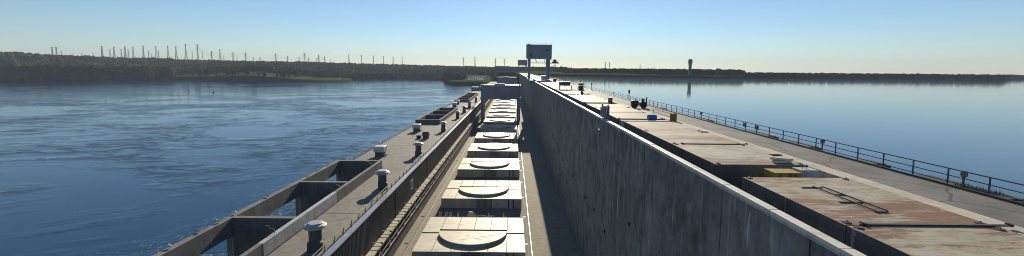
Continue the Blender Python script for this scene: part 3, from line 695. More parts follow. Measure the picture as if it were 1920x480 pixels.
# parts of the ledge: one block and one pier per bay
lb = pr = None; y = 11.0; B5 = PITCH/6
while y < 835:
    if lb is None:
        lb = MB().box(-23.26, -21.95, 0.10, B5-0.14, dz(6.8), dz(7.1)).build('ledge_block', 'pale', tb, bevel=0.03); lb.location.y = y
        pr = MB().box(-22.74, -22.05, -0.3, 0.35, dz(4.752), dz(6.797)).build('ledge_pier', 'tail', tb); pr.location.y = y
        rl = MB().box(-22.02, -21.94, 0.0, B5, dz(5.75), dz(5.86)).build('guard_rail', 'pale', tb); rl.location.y = y
    else:
        copy_part(lb, tb, (0, y, 0)); copy_part(pr, tb, (0, y, 0)); copy_part(rl, tb, (0, y, 0))
    y += B5
wl = None; n = 0; y = 11.0+B5*8
while y < 420:
    if wl is None:
        wl = thing('wall_lamp', 'x', 'lamp')
        MB().tube([(-1.95, 0, 0.62), (-0.45, 0, 0.66)], 0.06, 6).build('arm', 'galv', wl)
        MB().box(-2.0, -1.94, -0.18, 0.18, 0.45, 0.8).build('wall_plate', 'galv', wl)
        MB().lathe([(0.10, 0.45), (0.2, 0.5), (0.2, 0.62), (0.08, 0.75)], 10, (-0.4, 0, 0)).build('lamp_head', 'ventdark', wl)
        o = wl
    else: o = copy_tree(wl)
    o.location = (-21.35, y, 7.1)
    tag(o, f'small grey bracket lamp on the cladding above the ledge, {nth(n)} from the camera', 'lamp', 'bracket lamps along the ledge'); n += 1; y += B5
o = thing('louvre_frame', 'small white barred frame on the dark cladding above the ledge', 'vent', (-23.24, 92.5, 9.0))
MB().box(0, 0.06, 0, 2.4, 0, 0.1).build('bottom_bar', 'ventwhite', o); MB().box(0, 0.06, 0, 2.4, 2.0, 2.1).build('top_bar', 'ventwhite', o)
for j in range(4): MB().box(0.0, 0.055, 0.0+j*0.77, 0.1+j*0.77, 0.1, 2.0).build('bar', 'ventwhite', o)
# ---------------------------------------------------------------- tailrace deck (outer), wells
closed = [(98.9, 178.0), (236.9, 299.4), (382.7, Y1)]
for a, b in closed:
    tag(MB().box(-42.0, -31.503, a, b, -8, ZT+0.003).build('tailrace_deck', 'taildeck'), kind='structure')
for i, (a, b) in enumerate(((2.0, 98.2), (178.6, 236.2), (300.0, 382.0))):
    lab = ['open concrete gate well with beam over the water, nearest the camera', 'dark raised gate well with three bays in the middle of the deck', 'farthest dark raised gate well near the blue gantry'][i]
    t = thing('gate_well', lab, 'gate well', (0, 0, -1.0), 'open gate wells along the tailrace')
    zt = ZP+1.0
    ys = [21.5, 40.5, 59.5, 78.9, 97.6] if i == 0 else list(np.linspace(a+0.3, b-0.3, 4 if i == 1 else 5))
    for q, y in enumerate(ys):
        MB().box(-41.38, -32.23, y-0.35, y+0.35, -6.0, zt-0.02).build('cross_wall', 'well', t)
        MB().box(-41.38, -32.23, y-0.42, y+0.42, zt-0.018, zt+0.03).build('wall_cap', 'tail', t)
    # outer beam
    ye = [a]+[y for y in ys if y > a+1]
    for q in range(len(ye)-1):
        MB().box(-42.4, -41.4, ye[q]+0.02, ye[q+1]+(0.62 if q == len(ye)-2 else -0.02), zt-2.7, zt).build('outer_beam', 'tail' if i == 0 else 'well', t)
    for y in ys: MB().box(-42.3, -41.5, y-0.45, y+0.45, -6.0, zt-2.72).build('pier', 'tail', t)
    y = a
    par = {}
    while y < b-0.5:
        y2 = min(y+2.42, b)
        fresh = i == 0 and 50.0 < y < 71.5
        key = (fresh, round(y2-y, 2))
        if key not in par:
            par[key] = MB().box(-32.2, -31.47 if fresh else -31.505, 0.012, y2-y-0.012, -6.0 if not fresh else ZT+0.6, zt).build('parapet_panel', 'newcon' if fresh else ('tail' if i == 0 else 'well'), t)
            par[key].location.y = y
            if fresh: tag(par[key], 'fresh pale parapet panel')
            if fresh:
                par['u'] = MB().box(-32.15, -31.55, 0, y2-y, -6.0, ZT+0.598).build('parapet_base', 'tail', t); par['u'].location.y = y
        else:
            copy_part(par[key], t, (0, y, 0))
            if fresh: copy_part(par['u'], t, (0, y, 0))
        y += 2.42
    MB().box(-31.45, -31.33, a, b, ZT+1.0, ZT+1.10).build('kerb', 'black', t)
# deck joints
for y in (36.0, 66.6, 97.1, 127.6, 158.0, 188.5, 219.0): strip('expansion_joint', -31.3, -24.3, y, y+0.16, ZT+0.012, 'black')
strip('expansion_joint', -41.6, -31.6, 127.6, 127.76, ZT+0.014, 'black')
# railings on the tailrace deck
def railing(label, x, ya, yb, step, mat, heavy):
    t = thing('deck_railing', label, 'railing', (x, 0, ZT)); p = None; y = ya
    while y < yb+0.01:
        if p is None:
            m = MB().box(-0.06, 0.06, -0.06, 0.06, 0, 1.12)
            if heavy: m.box(-0.16, 0.16, -0.13, 0.13, 0, 0.4)
            p = m.build('post', mat, t); p.location.y = y
        else: copy_part(p, t, (0, y, 0))
        y += step
    for z in (1.1, 0.6): MB().box(-0.045, 0.045, ya, yb, z-0.045, z+0.045).build('rail', mat, t)
railing('beige painted railing beside the silver flashing, nearest length', -24.4, 31.0, 97.0, 3.0, 'beige', True)
railing('beige painted railing beside the silver flashing, between second and fifth big vents', -24.4, 100.0, 190.0, 3.0, 'beige', True)
railing('far beige painted railing running under the blue gantry', -24.4, 193.0, 460.0, 3.0, 'beige', True)
railing('pale railing on the river edge of the deck before the middle gate well', -41.75, 99.6, 177.6, 2.6, 'pale', False)
railing('pale railing on the river edge of the deck behind the middle gate well', -41.75, 237.6, 299.0, 2.6, 'pale', False)
# mushroom vents
mv = None
for i, y in enumerate((52.8, 81.0, 112.8, 157.5, 199.0, 226.2, 254.5, 300.2)):
    if mv is None:
        mv = thing('mushroom_vent', 'x', 'vent')
        MB().box(-0.85, 0.85, -0.85, 0.85, 0, 1.35).build('plinth', 'ventdark', mv, bevel=0.05)
        MB().lathe([(0.82, 1.35), (0.82, 3.2)], 20).build('stem', 'ventdark', mv)
        MB().lathe([(0.85, 2.95), (1.38, 3.15), (1.44, 3.4), (1.32, 3.52), (0.98, 3.6), (0.94, 3.76), (0.86, 3.8)], 24).build('cap', 'galv', mv, False)
        MB().box(0.86, 1.0, -0.3, 0.3, 0.3, 1.1).build('control_box', 'galv', mv)
        o = mv
    else: o = copy_tree(mv)
    o.location = (-26.0-0.6*(y > 150), y, ZT)
    o.rotation_euler.z = random.uniform(0, 0.4); o.scale = (1, 1, 1) if i < 3 else (0.95, 0.95, 1.0)
    tag(o, ['large silver-capped mushroom vent nearest the camera', 'silver-capped mushroom vent in front of the corner of the open gate well', 'silver-capped mushroom vent level with the nearest white hooded vent', 'dark mushroom vent beside the middle gate well front'][i] if i < 4 else f'dark mushroom vent on the tailrace deck, {nth(i)} from the camera', 'vent', 'mushroom vents along the deck')
# square hooded vents
hv = None
for i, (x, y) in enumerate(((-36.3, 111.7), (-36.7, 156.9), (-36.8, 260.8), (-37.6, 280.7))):
    if hv is None:
        hv = thing('hooded_vent', 'x', 'vent')
        MB().box(-1.15, 1.15, -1.0, 1.0, 0, 1.3).build('plinth', 'ventdark', hv)
        b = MB(); b.box(-1.5, 1.5, -1.4, 1.4, 1.3, 2.9); b.build('hood', 'ventwhite', hv, bevel=0.18)
        for j in range(5): MB().box(-1.2, 1.2, -1.46, -1.402, 1.45+j*0.25, 1.55+j*0.25).build('louvre', 'galv', hv)
        MB().box(1.16, 1.9, -0.2, 0.2, 0.2, 0.6).build('duct', 'galv', hv)
        o = hv
    else: o = copy_tree(hv)
    o.location = (x, y, ZT+0.003)
    tag(o, ['white square hooded vent nearest the camera on the deck', 'white square hooded vent in front of the middle gate well', 'white square hooded vent just behind the middle gate well', 'smaller looking white hooded vent farthest along the deck'][i], 'vent', 'white hooded vents')
t = thing('roof_fan', 'dark square roof fan with a light top near the middle of the deck', 'vent', (-29.9, 141.2, ZT))
MB().box(-0.95, 0.95, -0.9, 0.9, 0, 1.1).build('plinth', 'ventdark', t); MB().box(-1.1, 1.1, -1.05, 1.05, 1.12, 2.0).build('fan_housing', 'ventdark', t); MB().box(-0.9, 0.9, -0.85, 0.85, 2.0, 2.45).build('top', 'black', t)
t = thing('roof_box', 'small dark cube box left of the dark roof fan', 'box', (-32.3, 141.0, ZT+0.004))
MB().box(-0.7, 0.7, -0.6, 0.6, 0, 1.15).build('body', 'black', t); MB().box(-0.76, 0.76, -0.66, 0.66, 1.15, 1.22).build('lid', 'ventdark', t)
t = thing('vent_pipe', 'thin short vent pipe standing alone on the deck', 'pipe', (-35.0, 142.5, ZT+0.003))
MB().tube([(0, 0, 0), (0, 0, 1.1), (0, -0.15, 1.25), (0, -0.35, 1.15)], 0.07, 6).build('pipe', 'galv', t); MB().box(-0.15, 0.15, -0.15, 0.15, 0, 0.05).build('flange', 'galv', t)
# floodlights on the parapet
for i, y in enumerate((53.6, 74.5, 92.0)):
    t = thing('floodlight', f'small black floodlight on the gate well parapet, {nth(i)} from the camera', 'floodlight', (-31.85, y, ZP), 'parapet floodlights')
    MB().box(-0.04, 0.04, -0.04, 0.04, 0, 0.55).build('stem', 'galv', t); MB().bar((0, 0, 0.5), (-0.9, 0.05, 0.85), 0.06).build('arm', 'black', t)
    MB().box(-1.25, -0.75, -0.18, 0.2, 0.75, 1.05).build('lamp_head', 'black', t)
t = thing('life_ring', 'red life ring hanging on the nearest gate well cross wall', 'life ring', (-34.9, 59.1, 10.9))
b = MB(); nn = 20
pts = [(0.62*math.cos(2*math.pi*i/nn), 0.0, 0.62*math.sin(2*math.pi*i/nn)) for i in range(nn+1)]
b.tube(pts, 0.19, 8); b.build('ring', 'red', t, True); MB().box(-0.5, 0.5, 0.0, 0.045, -0.5, 0.5).build('backboard', 'red', t)
t = thing('pier_ladder', 'rusty ladder on the outer pier of the nearest gate well', 'ladder', (-41.2, 58.96, 0))
for s in (0, 0.5): MB().box(s, s+0.07, -0.12, -0.05, 0.5, 11.5).build('stile', 'steel', t)
for j in range(24): MB().bar((0, -0.09, 0.8+0.44*j), (0.57, -0.09, 0.8+0.44*j), 0.05).build('rung', 'steel', t)
# gulls
gl = None
for i, px in enumerate((319, 376, 411, 441, 502, 578, 598, 617)):
    d = ray(px, 0); lo, hi = 20.0, 99.0
    for _ in range(50):
        mid = (lo+hi)/2; v = Vector((-42.0, mid, ZP))-Vector((0, 0, CAMZ))
        x = CX+F*(v.dot(rt)/v.dot(fw))
        lo, hi = (lo, mid) if x > px else (mid, hi)
    if gl is None:
        gl = thing('gull', 'x', 'gull')
        b = MB(); prof = [(-0.26, 0.02, 0.18), (-0.2, 0.07, 0.19), (-0.08, 0.105, 0.20), (0.06, 0.10, 0.215), (0.15, 0.065, 0.25), (0.19, 0.05, 0.30), (0.23, 0.058, 0.345), (0.275, 0.035, 0.35), (0.30, 0.012, 0.34)]
        vs = []; fs = []; m = 8
        for (x, r, z) in prof:
            for j in range(m): a = 2*math.pi*j/m; vs.append((x, r*math.cos(a), z+r*math.sin(a)))
        for q in range(len(prof)-1):
            for j in range(m): fs.append((q*m+j, q*m+(j+1) % m, (q+1)*m+(j+1) % m, (q+1)*m+j))
        fs += [tuple(range(m-1, -1, -1)), tuple((len(prof)-1)*m+j for j in range(m))]
        b.add(vs, fs); b.build('body', 'gullwhite', gl, True)
        for s in (-1, 1):
            MB().add([(0.13, s*0.09, 0.27), (0.0, s*0.125, 0.30), (-0.2, s*0.09, 0.26), (-0.4, s*0.03, 0.21), (-0.15, s*0.12, 0.18), (0.05, s*0.12, 0.18)], [(0, 1, 2, 3, 4, 5) if s > 0 else (5, 4, 3, 2, 1, 0)]).build('wing', 'gullgrey', gl)
            MB().tube([(0.02, s*0.04, 0.0), (0.0, s*0.04, 0.12)], 0.012, 5).build('leg', 'yellow', gl)
        MB().taper((0.30, 0, 0.335), (0.30, 0, 0.35), 0.03, 0.02).bar((0.29, 0, 0.342), (0.36, 0, 0.333), 0.02).build('beak', 'yellow', gl)
        o = gl
    else: o = copy_tree(gl)
    o.location = (-42.0+0.1*math.sin(i*5), lo, ZP+0.012); o.rotation_euler.z = [2.8, 0.5, 3.4, 2.2, 0.2, 2.9, 3.3, 0.7][i]; o.scale = (1.25,)*3
    tag(o, f'gull perched on the outer beam over the water, {nth(i)} from the camera', 'gull', 'gulls on the beam')

# ---------------------------------------------------------------- gantry cranes on the powerhouse
def gantry(label, Y, boom):
    t = thing('powerhouse_gantry', label, 'gantry crane', (0, Y, ZF))
    zb, zt = 17.0-ZF, 26.2-ZF
    MB().box(-20.9, 5.4, -4.6, -3.6, zb+1.2, zt).build('girder', 'cranelow', t); MB().box(-20.9, 5.4, 3.6, 4.6, zb+1.2, zt).build('girder', 'cranelow', t)
    MB().box(-21.3, 5.7, -4.75, 4.75, zb, zb+1.19).build('lower_flange', 'cranelow', t)
    MB().box(-21.3, 5.7, -5.1, 5.1, zt, zt+0.3).build('walkway', 'cranelow', t)
    MB().box(-21.25, 5.65, -4.72, -4.61, zb+4.2, zb+4.5).build('stiffener', 'cranelow', t)
    for x in (-21.0, 3.1):
        for y in (-4.4, 2.6):
            lg = MB().box(x, x+2.3, y, y+1.8, 0.9, zb).build('leg', 'cranelow', t)
        MB().box(x+0.35, x+1.4, -5.2, 5.2, 0.35, 0.9).build('bogie', 'black', t)
        for y in (-4.6, -3.0, 3.0, 4.6):
            w = MB().lathe([(0.35, -0.12), (0.36, 0.12)], 14).build('wheel', 'steel', t); w.rotation_euler.y = math.pi/2; w.location = (x+(0.93 if x > 0 else 0.8), y, 0.5)
    for x in np.linspace(-21.2, 5.6, 16): MB().box(x-0.04, x+0.04, -5.05, -4.97, zt+0.3, zt+1.4).build('rail_post', 'cranelow', t)
    MB().box(-21.2, 5.6, -5.04, -4.98, zt+1.35, zt+1.42).build('handrail', 'cranelow', t)
    for x in (-20.6, 4.4): MB().box(x, x+0.9, -5.0, -4.2, zt+0.31, zt+0.9).build('end_lamp', 'white', t)
    MB().box(-12, -5, -2.5, 2.5, zt+0.31, zt+1.2).build('trolley', 'cranelow', t)
    if boom:
        MB().box(-27.4, -21.31, -3, 3, zt-4.0, zt-1.2).build('cantilever', 'cranelow', t)
        MB().bar((-25.5, -5.4, zt-2.9), (-19.0, -5.4, zt+0.55), 0.5, 0.4).build('boom', 'pale', t); MB().bar((-25.5, -5.4, zt-2.9), (-25.5, -2.9, zt-2.9), 0.4).build('boom_pivot', 'pale', t)
gantry('blue grey portal gantry crane spanning the generator housings', 277.0, True)
gantry('far portal gantry crane with a pale top behind the nearer one', 560.0, False)

# ---------------------------------------------------------------- headworks cranes
def tall_crane(label, Y, jib):
    t = thing('headworks_crane', label, 'crane', (0, Y, ZU))
    z0, z1, zl = 45.5-ZU, 54.6-ZU, 42.0-ZU
    x0, x1 = 10.1, 28.4
    MB().box(x0, x1, -5, 5, z0, z1).build('machine_house', 'crane', t)
    MB().box(x0-0.25, x1+0.25, -5.25, 5.25, z1, z1+0.4).build('roof', 'crane', t)
    MB().box(x0+0.2, x1-0.2, -5.4, -5.0, z0-0.9, z0).build('sill_beam', 'crane', t)
    for y in (-4.9, 3.1):
        MB().box(11.3, 13.1, y, y+1.8, 0.75+(0.0), z0-0.02).build('leg', 'crane', t)
        MB().box(24.9, 27.3, y, y+1.8, 0.75, z0-0.02).build('leg', 'crane', t)
    for x in (11.75, 25.6):
        MB().box(x, x+0.9, -5.6, 5.6, 0.45, 0.75).build('bogie', 'black', t)
        for y in (-5, -3.4, 3.4, 5):
            w = MB().lathe([(0.3, -0.15), (0.3, 0.15)], 12).build('wheel', 'steel', t); w.rotation_euler.y = math.pi/2; w.location = (x+0.45, y, 0.32)
    MB().box(13.1, 24.9, -4.7, -4.2, zl-0.45, zl).build('cross_walk', 'crane', t)
    for x in np.linspace(13.4, 24.6, 9): MB().box(x-0.04, x+0.04, -4.72, -4.64, zl, zl+1.2).build('rail_post', 'crane', t)
    MB().box(13.1, 24.9, -4.71, -4.65, zl+1.15, zl+1.22).build('handrail', 'crane', t)
    MB().bar((15.5, -4.4, z0), (18.0, -4.4, zl), 0.35).build('stair', 'crane', t)
    MB().box(23.2, 23.5, -4.4, -4.1, zl, z0).build('hoist_rope', 'black', t)
    for q in range(6): MB().box(x0+1.4+q*3.05, x0+1.6+q*3.05, -5.12, -5.0, z0+0.3, z1-0.3).build('panel_rib', 'crane', t)
    MB().box(x0+2.2, x0+4.0, -5.1, -5.002, z0+0.4, z0+3.0).build('door', 'ventdark', t); MB().box(x1-5.0, x1-2.4, -5.1, -5.002, z0+4.5, z0+6.4).build('louvre', 'ventdark', t)
    for z in np.arange(1.2, z0-0.5, 1.4): MB().box(25.6, 26.5, -5.1, -4.92, z, z+0.14).build('ladder_rung', 'black', t)
    for z in (0.55, 1.1): MB().box(x0, x1, -5.2, -5.14, z1+0.4+z-0.05, z1+0.4+z).build('roof_rail', 'crane', t)
    for x in np.linspace(x0, x1-0.1, 9): MB().box(x, x+0.1, -5.2, -5.12, z1+0.4, z1+1.5).build('roof_post', 'crane', t)
    if jib:
        MB().box(27.3, 34.3, -1.2, 1.2, zl-0.45, zl).build('jib_walkway', 'crane', t)
        MB().bar((27.3, 0, z0-0.6), (31.0, 0, zl+1.2), 0.3).build('jib_stay', 'crane', t)
        MB().prism([(29.2, -1), (33.6, -1), (33.6, 1), (29.2, 1)], zl, zl+0.9).build('jib_base', 'black', t)
        MB().box(30.2, 32.2, -0.9, 0.9, zl+0.9, zl+2.5).build('winch', 'black', t)
        MB().bar((32.0, 0, zl+2.2), (34.2, 0, zl+1.2), 0.2).build('jib_arm', 'crane', t)
        MB().box(31.0, 31.15, -0.1, 0.1, zl-1.6, zl-0.45).build('jib_rope', 'black', t)
        g = MB(); g.bar((31.1, 0, zl-1.5), (30.2, 0, zl-2.2), 0.35).bar((31.1, 0, zl-1.5), (32.0, 0, zl-2.2), 0.35).bar((30.2, 0, zl-2.2), (30.5, 0, zl-3.3), 0.3).bar((32.0, 0, zl-2.2), (31.7, 0, zl-3.3), 0.3).build('grab', 'black', t)
        MB().box(11, 13, -2, 0, z1+0.4, z1+0.9).build('roof_unit', 'crane', t)
        for x in (11.0, 12.4): MB().box(x, x+0.12, -3, -2.9, z1+0.4, z1+2.3).build('aerial', 'crane', t)
# bogies run on the wall crest: short track plinths
tall_crane('tall grey headworks crane with a boxy machine house and jib', 305.0, True)
tall_crane('small looking far headworks crane left of the tall crane', 800.0, False)
tag(MB().box(11.6, 13.12, 260, 340, ZU-1.2, ZU+0.02).build('crane_track', 'headwall'), 'concrete crane track corbel on the headwall under the tall crane', 'track')
tag(MB().box(11.6, 13.12, 780, 820, ZU-1.2, ZU+0.02).build('crane_track', 'headwall'), 'far concrete crane track corbel on the headwall under the far crane', 'track')

# ---------------------------------------------------------------- dam end: building, cars, flag
t = thing('service_building', 'blue grey flat roofed building at the far end of the powerhouse', 'building', (0, 852, ZF))
MB().box(-39, 7.5, 18.1, 45, -3, 39.3).build('wall', 'building', t); MB().box(-39.5, 8, 17.6, 45.5, 39.3, 40.2).build('roof', 'building', t)
MB().box(-38, -8, 20, 40, 40.2, 42.0).build('penthouse', 'building', t)
for i in range(11):
    for j in range(2):
        MB().box(-37+i*4.0, -34.4+i*4.0, 18.0, 18.14, 27+j*6, 30+j*6).build('window', 'glass', t)
t = thing('flagpole', 'tall flagpole with a red flag beyond the gantry', 'flagpole')
p = at_y(911, 115, 905.0); zg = float(land_z(math.atan2(p.x, p.y), math.hypot(p.x, p.y))); t.location = (p.x, p.y, zg-0.2)
H = p.z-zg
MB().lathe([(0.55, 0), (0.45, H*0.5), (0.2, H)], 10).build('pole', 'white', t); MB().lathe([(1.2, 0), (1.2, 0.6)], 12).build('base', 'pale', t)
fm = MB(); n = 8
for s in (0, 1):
    vs = [( -0.5-i*0.55, 0.5*math.sin(i*1.1)*i/n, z) for i in range(n+1) for z in (H-19.5-0.25*i*i*0.35, H-13.5-0.25*i)]
fm.add(vs, [(2*i, 2*i+2, 2*i+3, 2*i+1) for i in range(n)]); fo = fm.build('flag', 'red', t)
md = fo.modifiers.new('thick', 'SOLIDIFY'); md.thickness = 0.05
def van(colour):
    t = thing('parked_van', 'x', 'van')
    MB().box(-1.05, 1.05, -3.0, 1.9, 0.45, 2.75).build('cargo_body', colour, t, bevel=0.1)
    MB().add([(-1.0, 1.9, 0.45), (1.0, 1.9, 0.45), (1.0, 3.2, 0.45), (-1.0, 3.2, 0.45), (-0.95, 1.9, 2.5), (0.95, 1.9, 2.5), (0.95, 2.5, 2.4), (-0.95, 2.5, 2.4), (-1.0, 3.2, 1.3), (1.0, 3.2, 1.3)],
             [(0, 1, 2, 3), (4, 5, 6, 7), (7, 6, 9, 8), (8, 9, 2, 3), (0, 3, 8, 7, 4), (1, 5, 6, 9, 2)]).build('cab', colour, t)
    MB().add([(-0.85, 2.56, 2.33), (0.85, 2.56, 2.33), (0.9, 3.16, 1.42), (-0.9, 3.16, 1.42)], [(0, 1, 2, 3)]).build('windscreen', 'glass', t)
    for x in (-0.95, 0.95):
        for y in (-1.9, 2.2):
            w = MB().lathe([(0.42, -0.13), (0.42, 0.13)], 12).build('wheel', 'dark', t); w.rotation_euler.y = math.pi/2; w.location = (x, y, 0.42)
    return t
vans = {}; rv = random.Random(3); n = 0
for row in range(7):
    for px in np.arange(878, 907, 5.2):
        Y = 948+row*34; p = at_y(px+rv.uniform(-1.2, 1.2)+(row % 2)*2, 150, Y); zg = float(land_z(math.atan2(p.x, p.y), math.hypot(p.x, p.y)))
        c = rv.choice(['white', 'white', 'white', 'ventwhite', 'galv'])
        if c not in vans: vans[c] = van(c); o = vans[c]
        else: o = copy_tree(vans[c])
        o.location = (p.x, p.y, zg+0.02); o.rotation_euler.z = 1.2+rv.uniform(-0.2, 0.2)
        tag(o, f'pale van parked on the far point, {nth(int((px-878)/5.2+0.5))} from the left in the {nth(row)} row', 'van', f'pale vans in the {nth(row)} row on the far point'); n += 1

# ---------------------------------------------------------------- water tower, buoys
p = at_y(1293, 146, 826.0); zg = float(land_z(math.atan2(p.x, p.y), math.hypot(p.x, p.y)))
top = at_y(1295, 111, 826.0).z
t = thing('water_tower', 'tall grey tower with a wider flat-topped head on the far dike', 'tower', (p.x, p.y, zg-0.5))
H = top-zg+0.5
MB().lathe([(3.6, 0), (3.0, 1.5), (2.9, H*0.55), (3.1, H*0.68)], 14).build('shaft', 'well', t)
MB().lathe([(3.1, H*0.68), (4.0, H*0.76), (4.1, H*0.93), (3.8, H*0.95)], 14).build('tank', 'well', t)
MB().lathe([(3.2, H*0.95), (3.2, H)], 12).build('roof_house', 'well', t)
for i, (px, py) in enumerate(((400, 174), (610, 162), (672, 158))):
    p = on_z(px, py, 0.0)
    t = thing('river_buoy', ['dark buoy with a short mast on the river below the park shore', 'small dark buoy left of centre on the far river', 'small dark buoy farthest out on the river'][i], 'buoy', (p.x, p.y, -0.3), 'river buoys')
    MB().lathe([(0.7, 0), (1.3, 0.4), (1.3, 1.0), (0.6, 1.3)], 12).build('float', 'black', t); MB().lathe([(0.18, 1.3), (0.15, 3.2), (0.45, 3.25), (0.3, 3.8)], 8).build('mast', 'black', t)
    MB().bar((-1.2, 0, 0.5), (-3.6, 0, 0.35), 0.5, 0.3).build('drift_log', 'bark', t)

# ---------------------------------------------------------------- pylons
PY = [(389/4, 88.7, 0), (420/4, 88.7, 0), (458/4, 95, 1), (547/4, 100, 1), (613/4, 99.5, 1), (697/4, 98.7, 1), (762/4, 86.7, 0), (823/4, 93, 1), (853/4, 88, 0), (907/4, 92.5, 1), (936/4, 87.5, 0), (960/4, 93, 1),
      (996/4, 88, 0), (1072/4, 86.2, 0), (1113/4, 95.5, 1), (1137/4, 101, 1), (1168/4, 87, 0), (1188/4, 95.5, 1), (1257/4, 86.2, 0), (1318/4, 87.5, 0), (1390/4, 83, 0), (1440/4, 95.5, 1), (1478/4, 82.5, 2),
      (1516/4, 95.5, 1), (1585/4, 95.5, 2), (1648/4, 92, 0), (1677/4, 104, 1), (1746/4, 98, 2), (1776/4, 105, 1), (1840/4, 98, 2), (1898/4, 106.7, 2),
      (487.5, 106, 2), (517, 100, 2), (539, 105, 2), (560.5, 106, 2), (570.7, 98.7, 2), (578, 107.5, 2), (593.7, 108.7, 2), (597.5, 102.5, 2), (608.7, 105, 2), (620, 112, 1),
      (654, 102.5, 3), (677.5, 103.7, 3), (700, 104.5, 3), (719, 105.5, 3), (737, 106, 3), (754, 106.5, 3), (869, 107.5, 2), (890.5, 106.2, 2), (929, 109.5, 2), (946, 110.5, 2),
      (1135, 116.2, 2), (1143, 116.2, 2), (1200.5, 120.8, 2), (1226.6, 124.7, 1)]
def pylon(kind, H):
    t = thing('power_pylon', 'x', 'pylon')
    w0 = H*0.27 if kind in (0, 1) else H*0.14; w1 = H*0.03
    if kind == 3: w0, w1 = H*0.075, H*0.035
    th = 0.5 if kind in (0, 2, 3) else 0.42
    waist = 0.58
    def hw_(f): return (w0+(w1*1.6-w0)*f/waist if f < waist else w1*1.6+(w1-w1*1.6)*(f-waist)/(1-waist))/2
    lv = [0, 0.16, 0.30, 0.43, 0.52, 0.60, 0.70, 0.80, 0.90, 1.0]
    for sx, sy in ((-1, -1), (1, -1), (1, 1), (-1, 1)):
        m = MB()
        for a, b in zip(lv[:-1], lv[1:]): m.bar((sx*hw_(a), sy*hw_(a), a*H), (sx*hw_(b), sy*hw_(b), b*H), th)
        m.build('leg', 'pylon', t)
    m = MB()
    for i, (a, b) in enumerate(zip(lv[:-1], lv[1:])):
        A, B = hw_(a), hw_(b)
        for q in range(4):
            c = [(-1, -1), (1, -1), (1, 1), (-1, 1)]; p, r = c[q], c[(q+1) % 4]
            m.bar((p[0]*A, p[1]*A, a*H), (r[0]*B, r[1]*B, b*H), th*0.5); m.bar((r[0]*A, r[1]*A, a*H), (p[0]*B, p[1]*B, b*H), th*0.5)
            m.bar((p[0]*B, p[1]*B, b*H), (r[0]*B, r[1]*B, b*H), th*0.5)
    m.build('lattice_bracing', 'pylon', t)
    arms = {0: [(0.985, 0.075), (0.62, 0.06)], 1: [(0.985, 0.07)], 2: [(0.66, 0.12), (0.79, 0.15), (0.92, 0.11)], 3: [(0.97, 0.10), (0.90, 0.05)]}[kind]
    for f, l in arms:
        m = MB()
        for s in (-1, 1):
            m.bar((s*hw_(f), 0, f*H), (s*l*H, 0, f*H), th*0.8); m.bar((s*hw_(f), 0, f*H+0.045*H), (s*l*H, 0, f*H), th*0.6)
        m.build('crossarm', 'pylon', t)
    return t
PROTO = {}
PLACED = []
order = sorted(range(len(PY)), key=lambda i: PY[i][0])
for rank, i in enumerate(order):
    px, py, kind = PY[i]
    az = math.atan2(ray(px, hor(px)).x, ray(px, hor(px)).y)
    g = lambda c: float(np.interp(az, NA[:, 0], NA[:, c]))
    k = 0.96 if kind in (0, 2) else 1.25
    if kind == 3: k = 1.0
    D = g(5)*k
    if px > 1100: D = g(5)*1.12
    d = ray(px, py); hd_ = math.hypot(d.x, d.y); x, y = d.x/hd_*D, d.y/hd_*D
    ztop = CAMZ+d.z/hd_*D; zg = float(land_z(az, D)); H = ztop-zg+1.0
    if kind not in PROTO: PROTO[kind] = pylon(kind, 50.0); o = PROTO[kind]
    else: o = copy_tree(PROTO[kind])
    o.location = (x, y, zg-1.0); s = H/50.0; o.scale = (min(max(s, 0.55), 1.1),)*2+(s,); o.rotation_euler.z = -az+random.uniform(-0.3, 0.3)
    PLACED.append((i, o))
    desc = {0: 'slender A-shaped lattice pylon', 1: 'smaller distant lattice pylon', 2: 'lattice pylon with stacked crossarms', 3: 'narrow mast-like lattice pylon'}[kind]
    tag(o, f'{desc} on the wooded skyline, {nth(rank)} pylon from the left', 'pylon', 'power pylons along the skyline')
# conductors between neighbouring pylons with crossarms
line = [(PY[i][0], o_) for i, o_ in PLACED if PY[i][2] == 2 and PY[i][0] < 700]
nl = 0
for (pa, oa), (pb, ob) in zip(line[:-1], line[1:]):
    if pb-pa > 60: continue
    t = thing('power_line', f'faint sagging power lines between pylons left of the dam, {nth(nl)} span from the left', 'power line', (0, 0, 0), 'sagging power line spans'); nl += 1
    for f in (0.66, 0.79, 0.92):
        A_ = oa.location+Vector((0, 0, 50*f*oa.scale[2])); B_ = ob.location+Vector((0, 0, 50*f*ob.scale[2])); q = []
        for j in range(9):
            u = j/8; p = A_.lerp(B_, u); p.z -= 4*u*(1-u)*7.0; q.append(p)
        MB().tube(q, 0.16, 4).build('wire', 'pylon', t)
# switchyard portal frames
for i, (pa, pb, ptop) in enumerate(((1058, 1072, 125.0), (1110, 1127, 128.0))):
    t = thing('switchyard_frame', ['thin steel switchyard portal right of the tall crane jib', 'low switchyard portal frames in front of the far trees'][i], 'switchyard')
    Y = 960.0
    a, b = at_y(pa, ptop, Y), at_y(pb, ptop, Y); az = math.atan2(a.x, Y); zg = float(land_z(az, math.hypot(a.x, Y)))-0.5
    n = 4 if i == 0 else 7
    for q in range(n):
        x = a.x+(b.x-a.x)*q/(n-1); MB().box(x-0.3, x+0.3, Y-0.3, Y+0.3, zg, a.z+(1.5 if q % 2 else 0)).build('column', 'pylon', t)
    MB().box(a.x-1.0, b.x+1.0, Y-0.25, Y+0.25, a.z-2.6, a.z-2.0).build('beam', 'pylon', t)

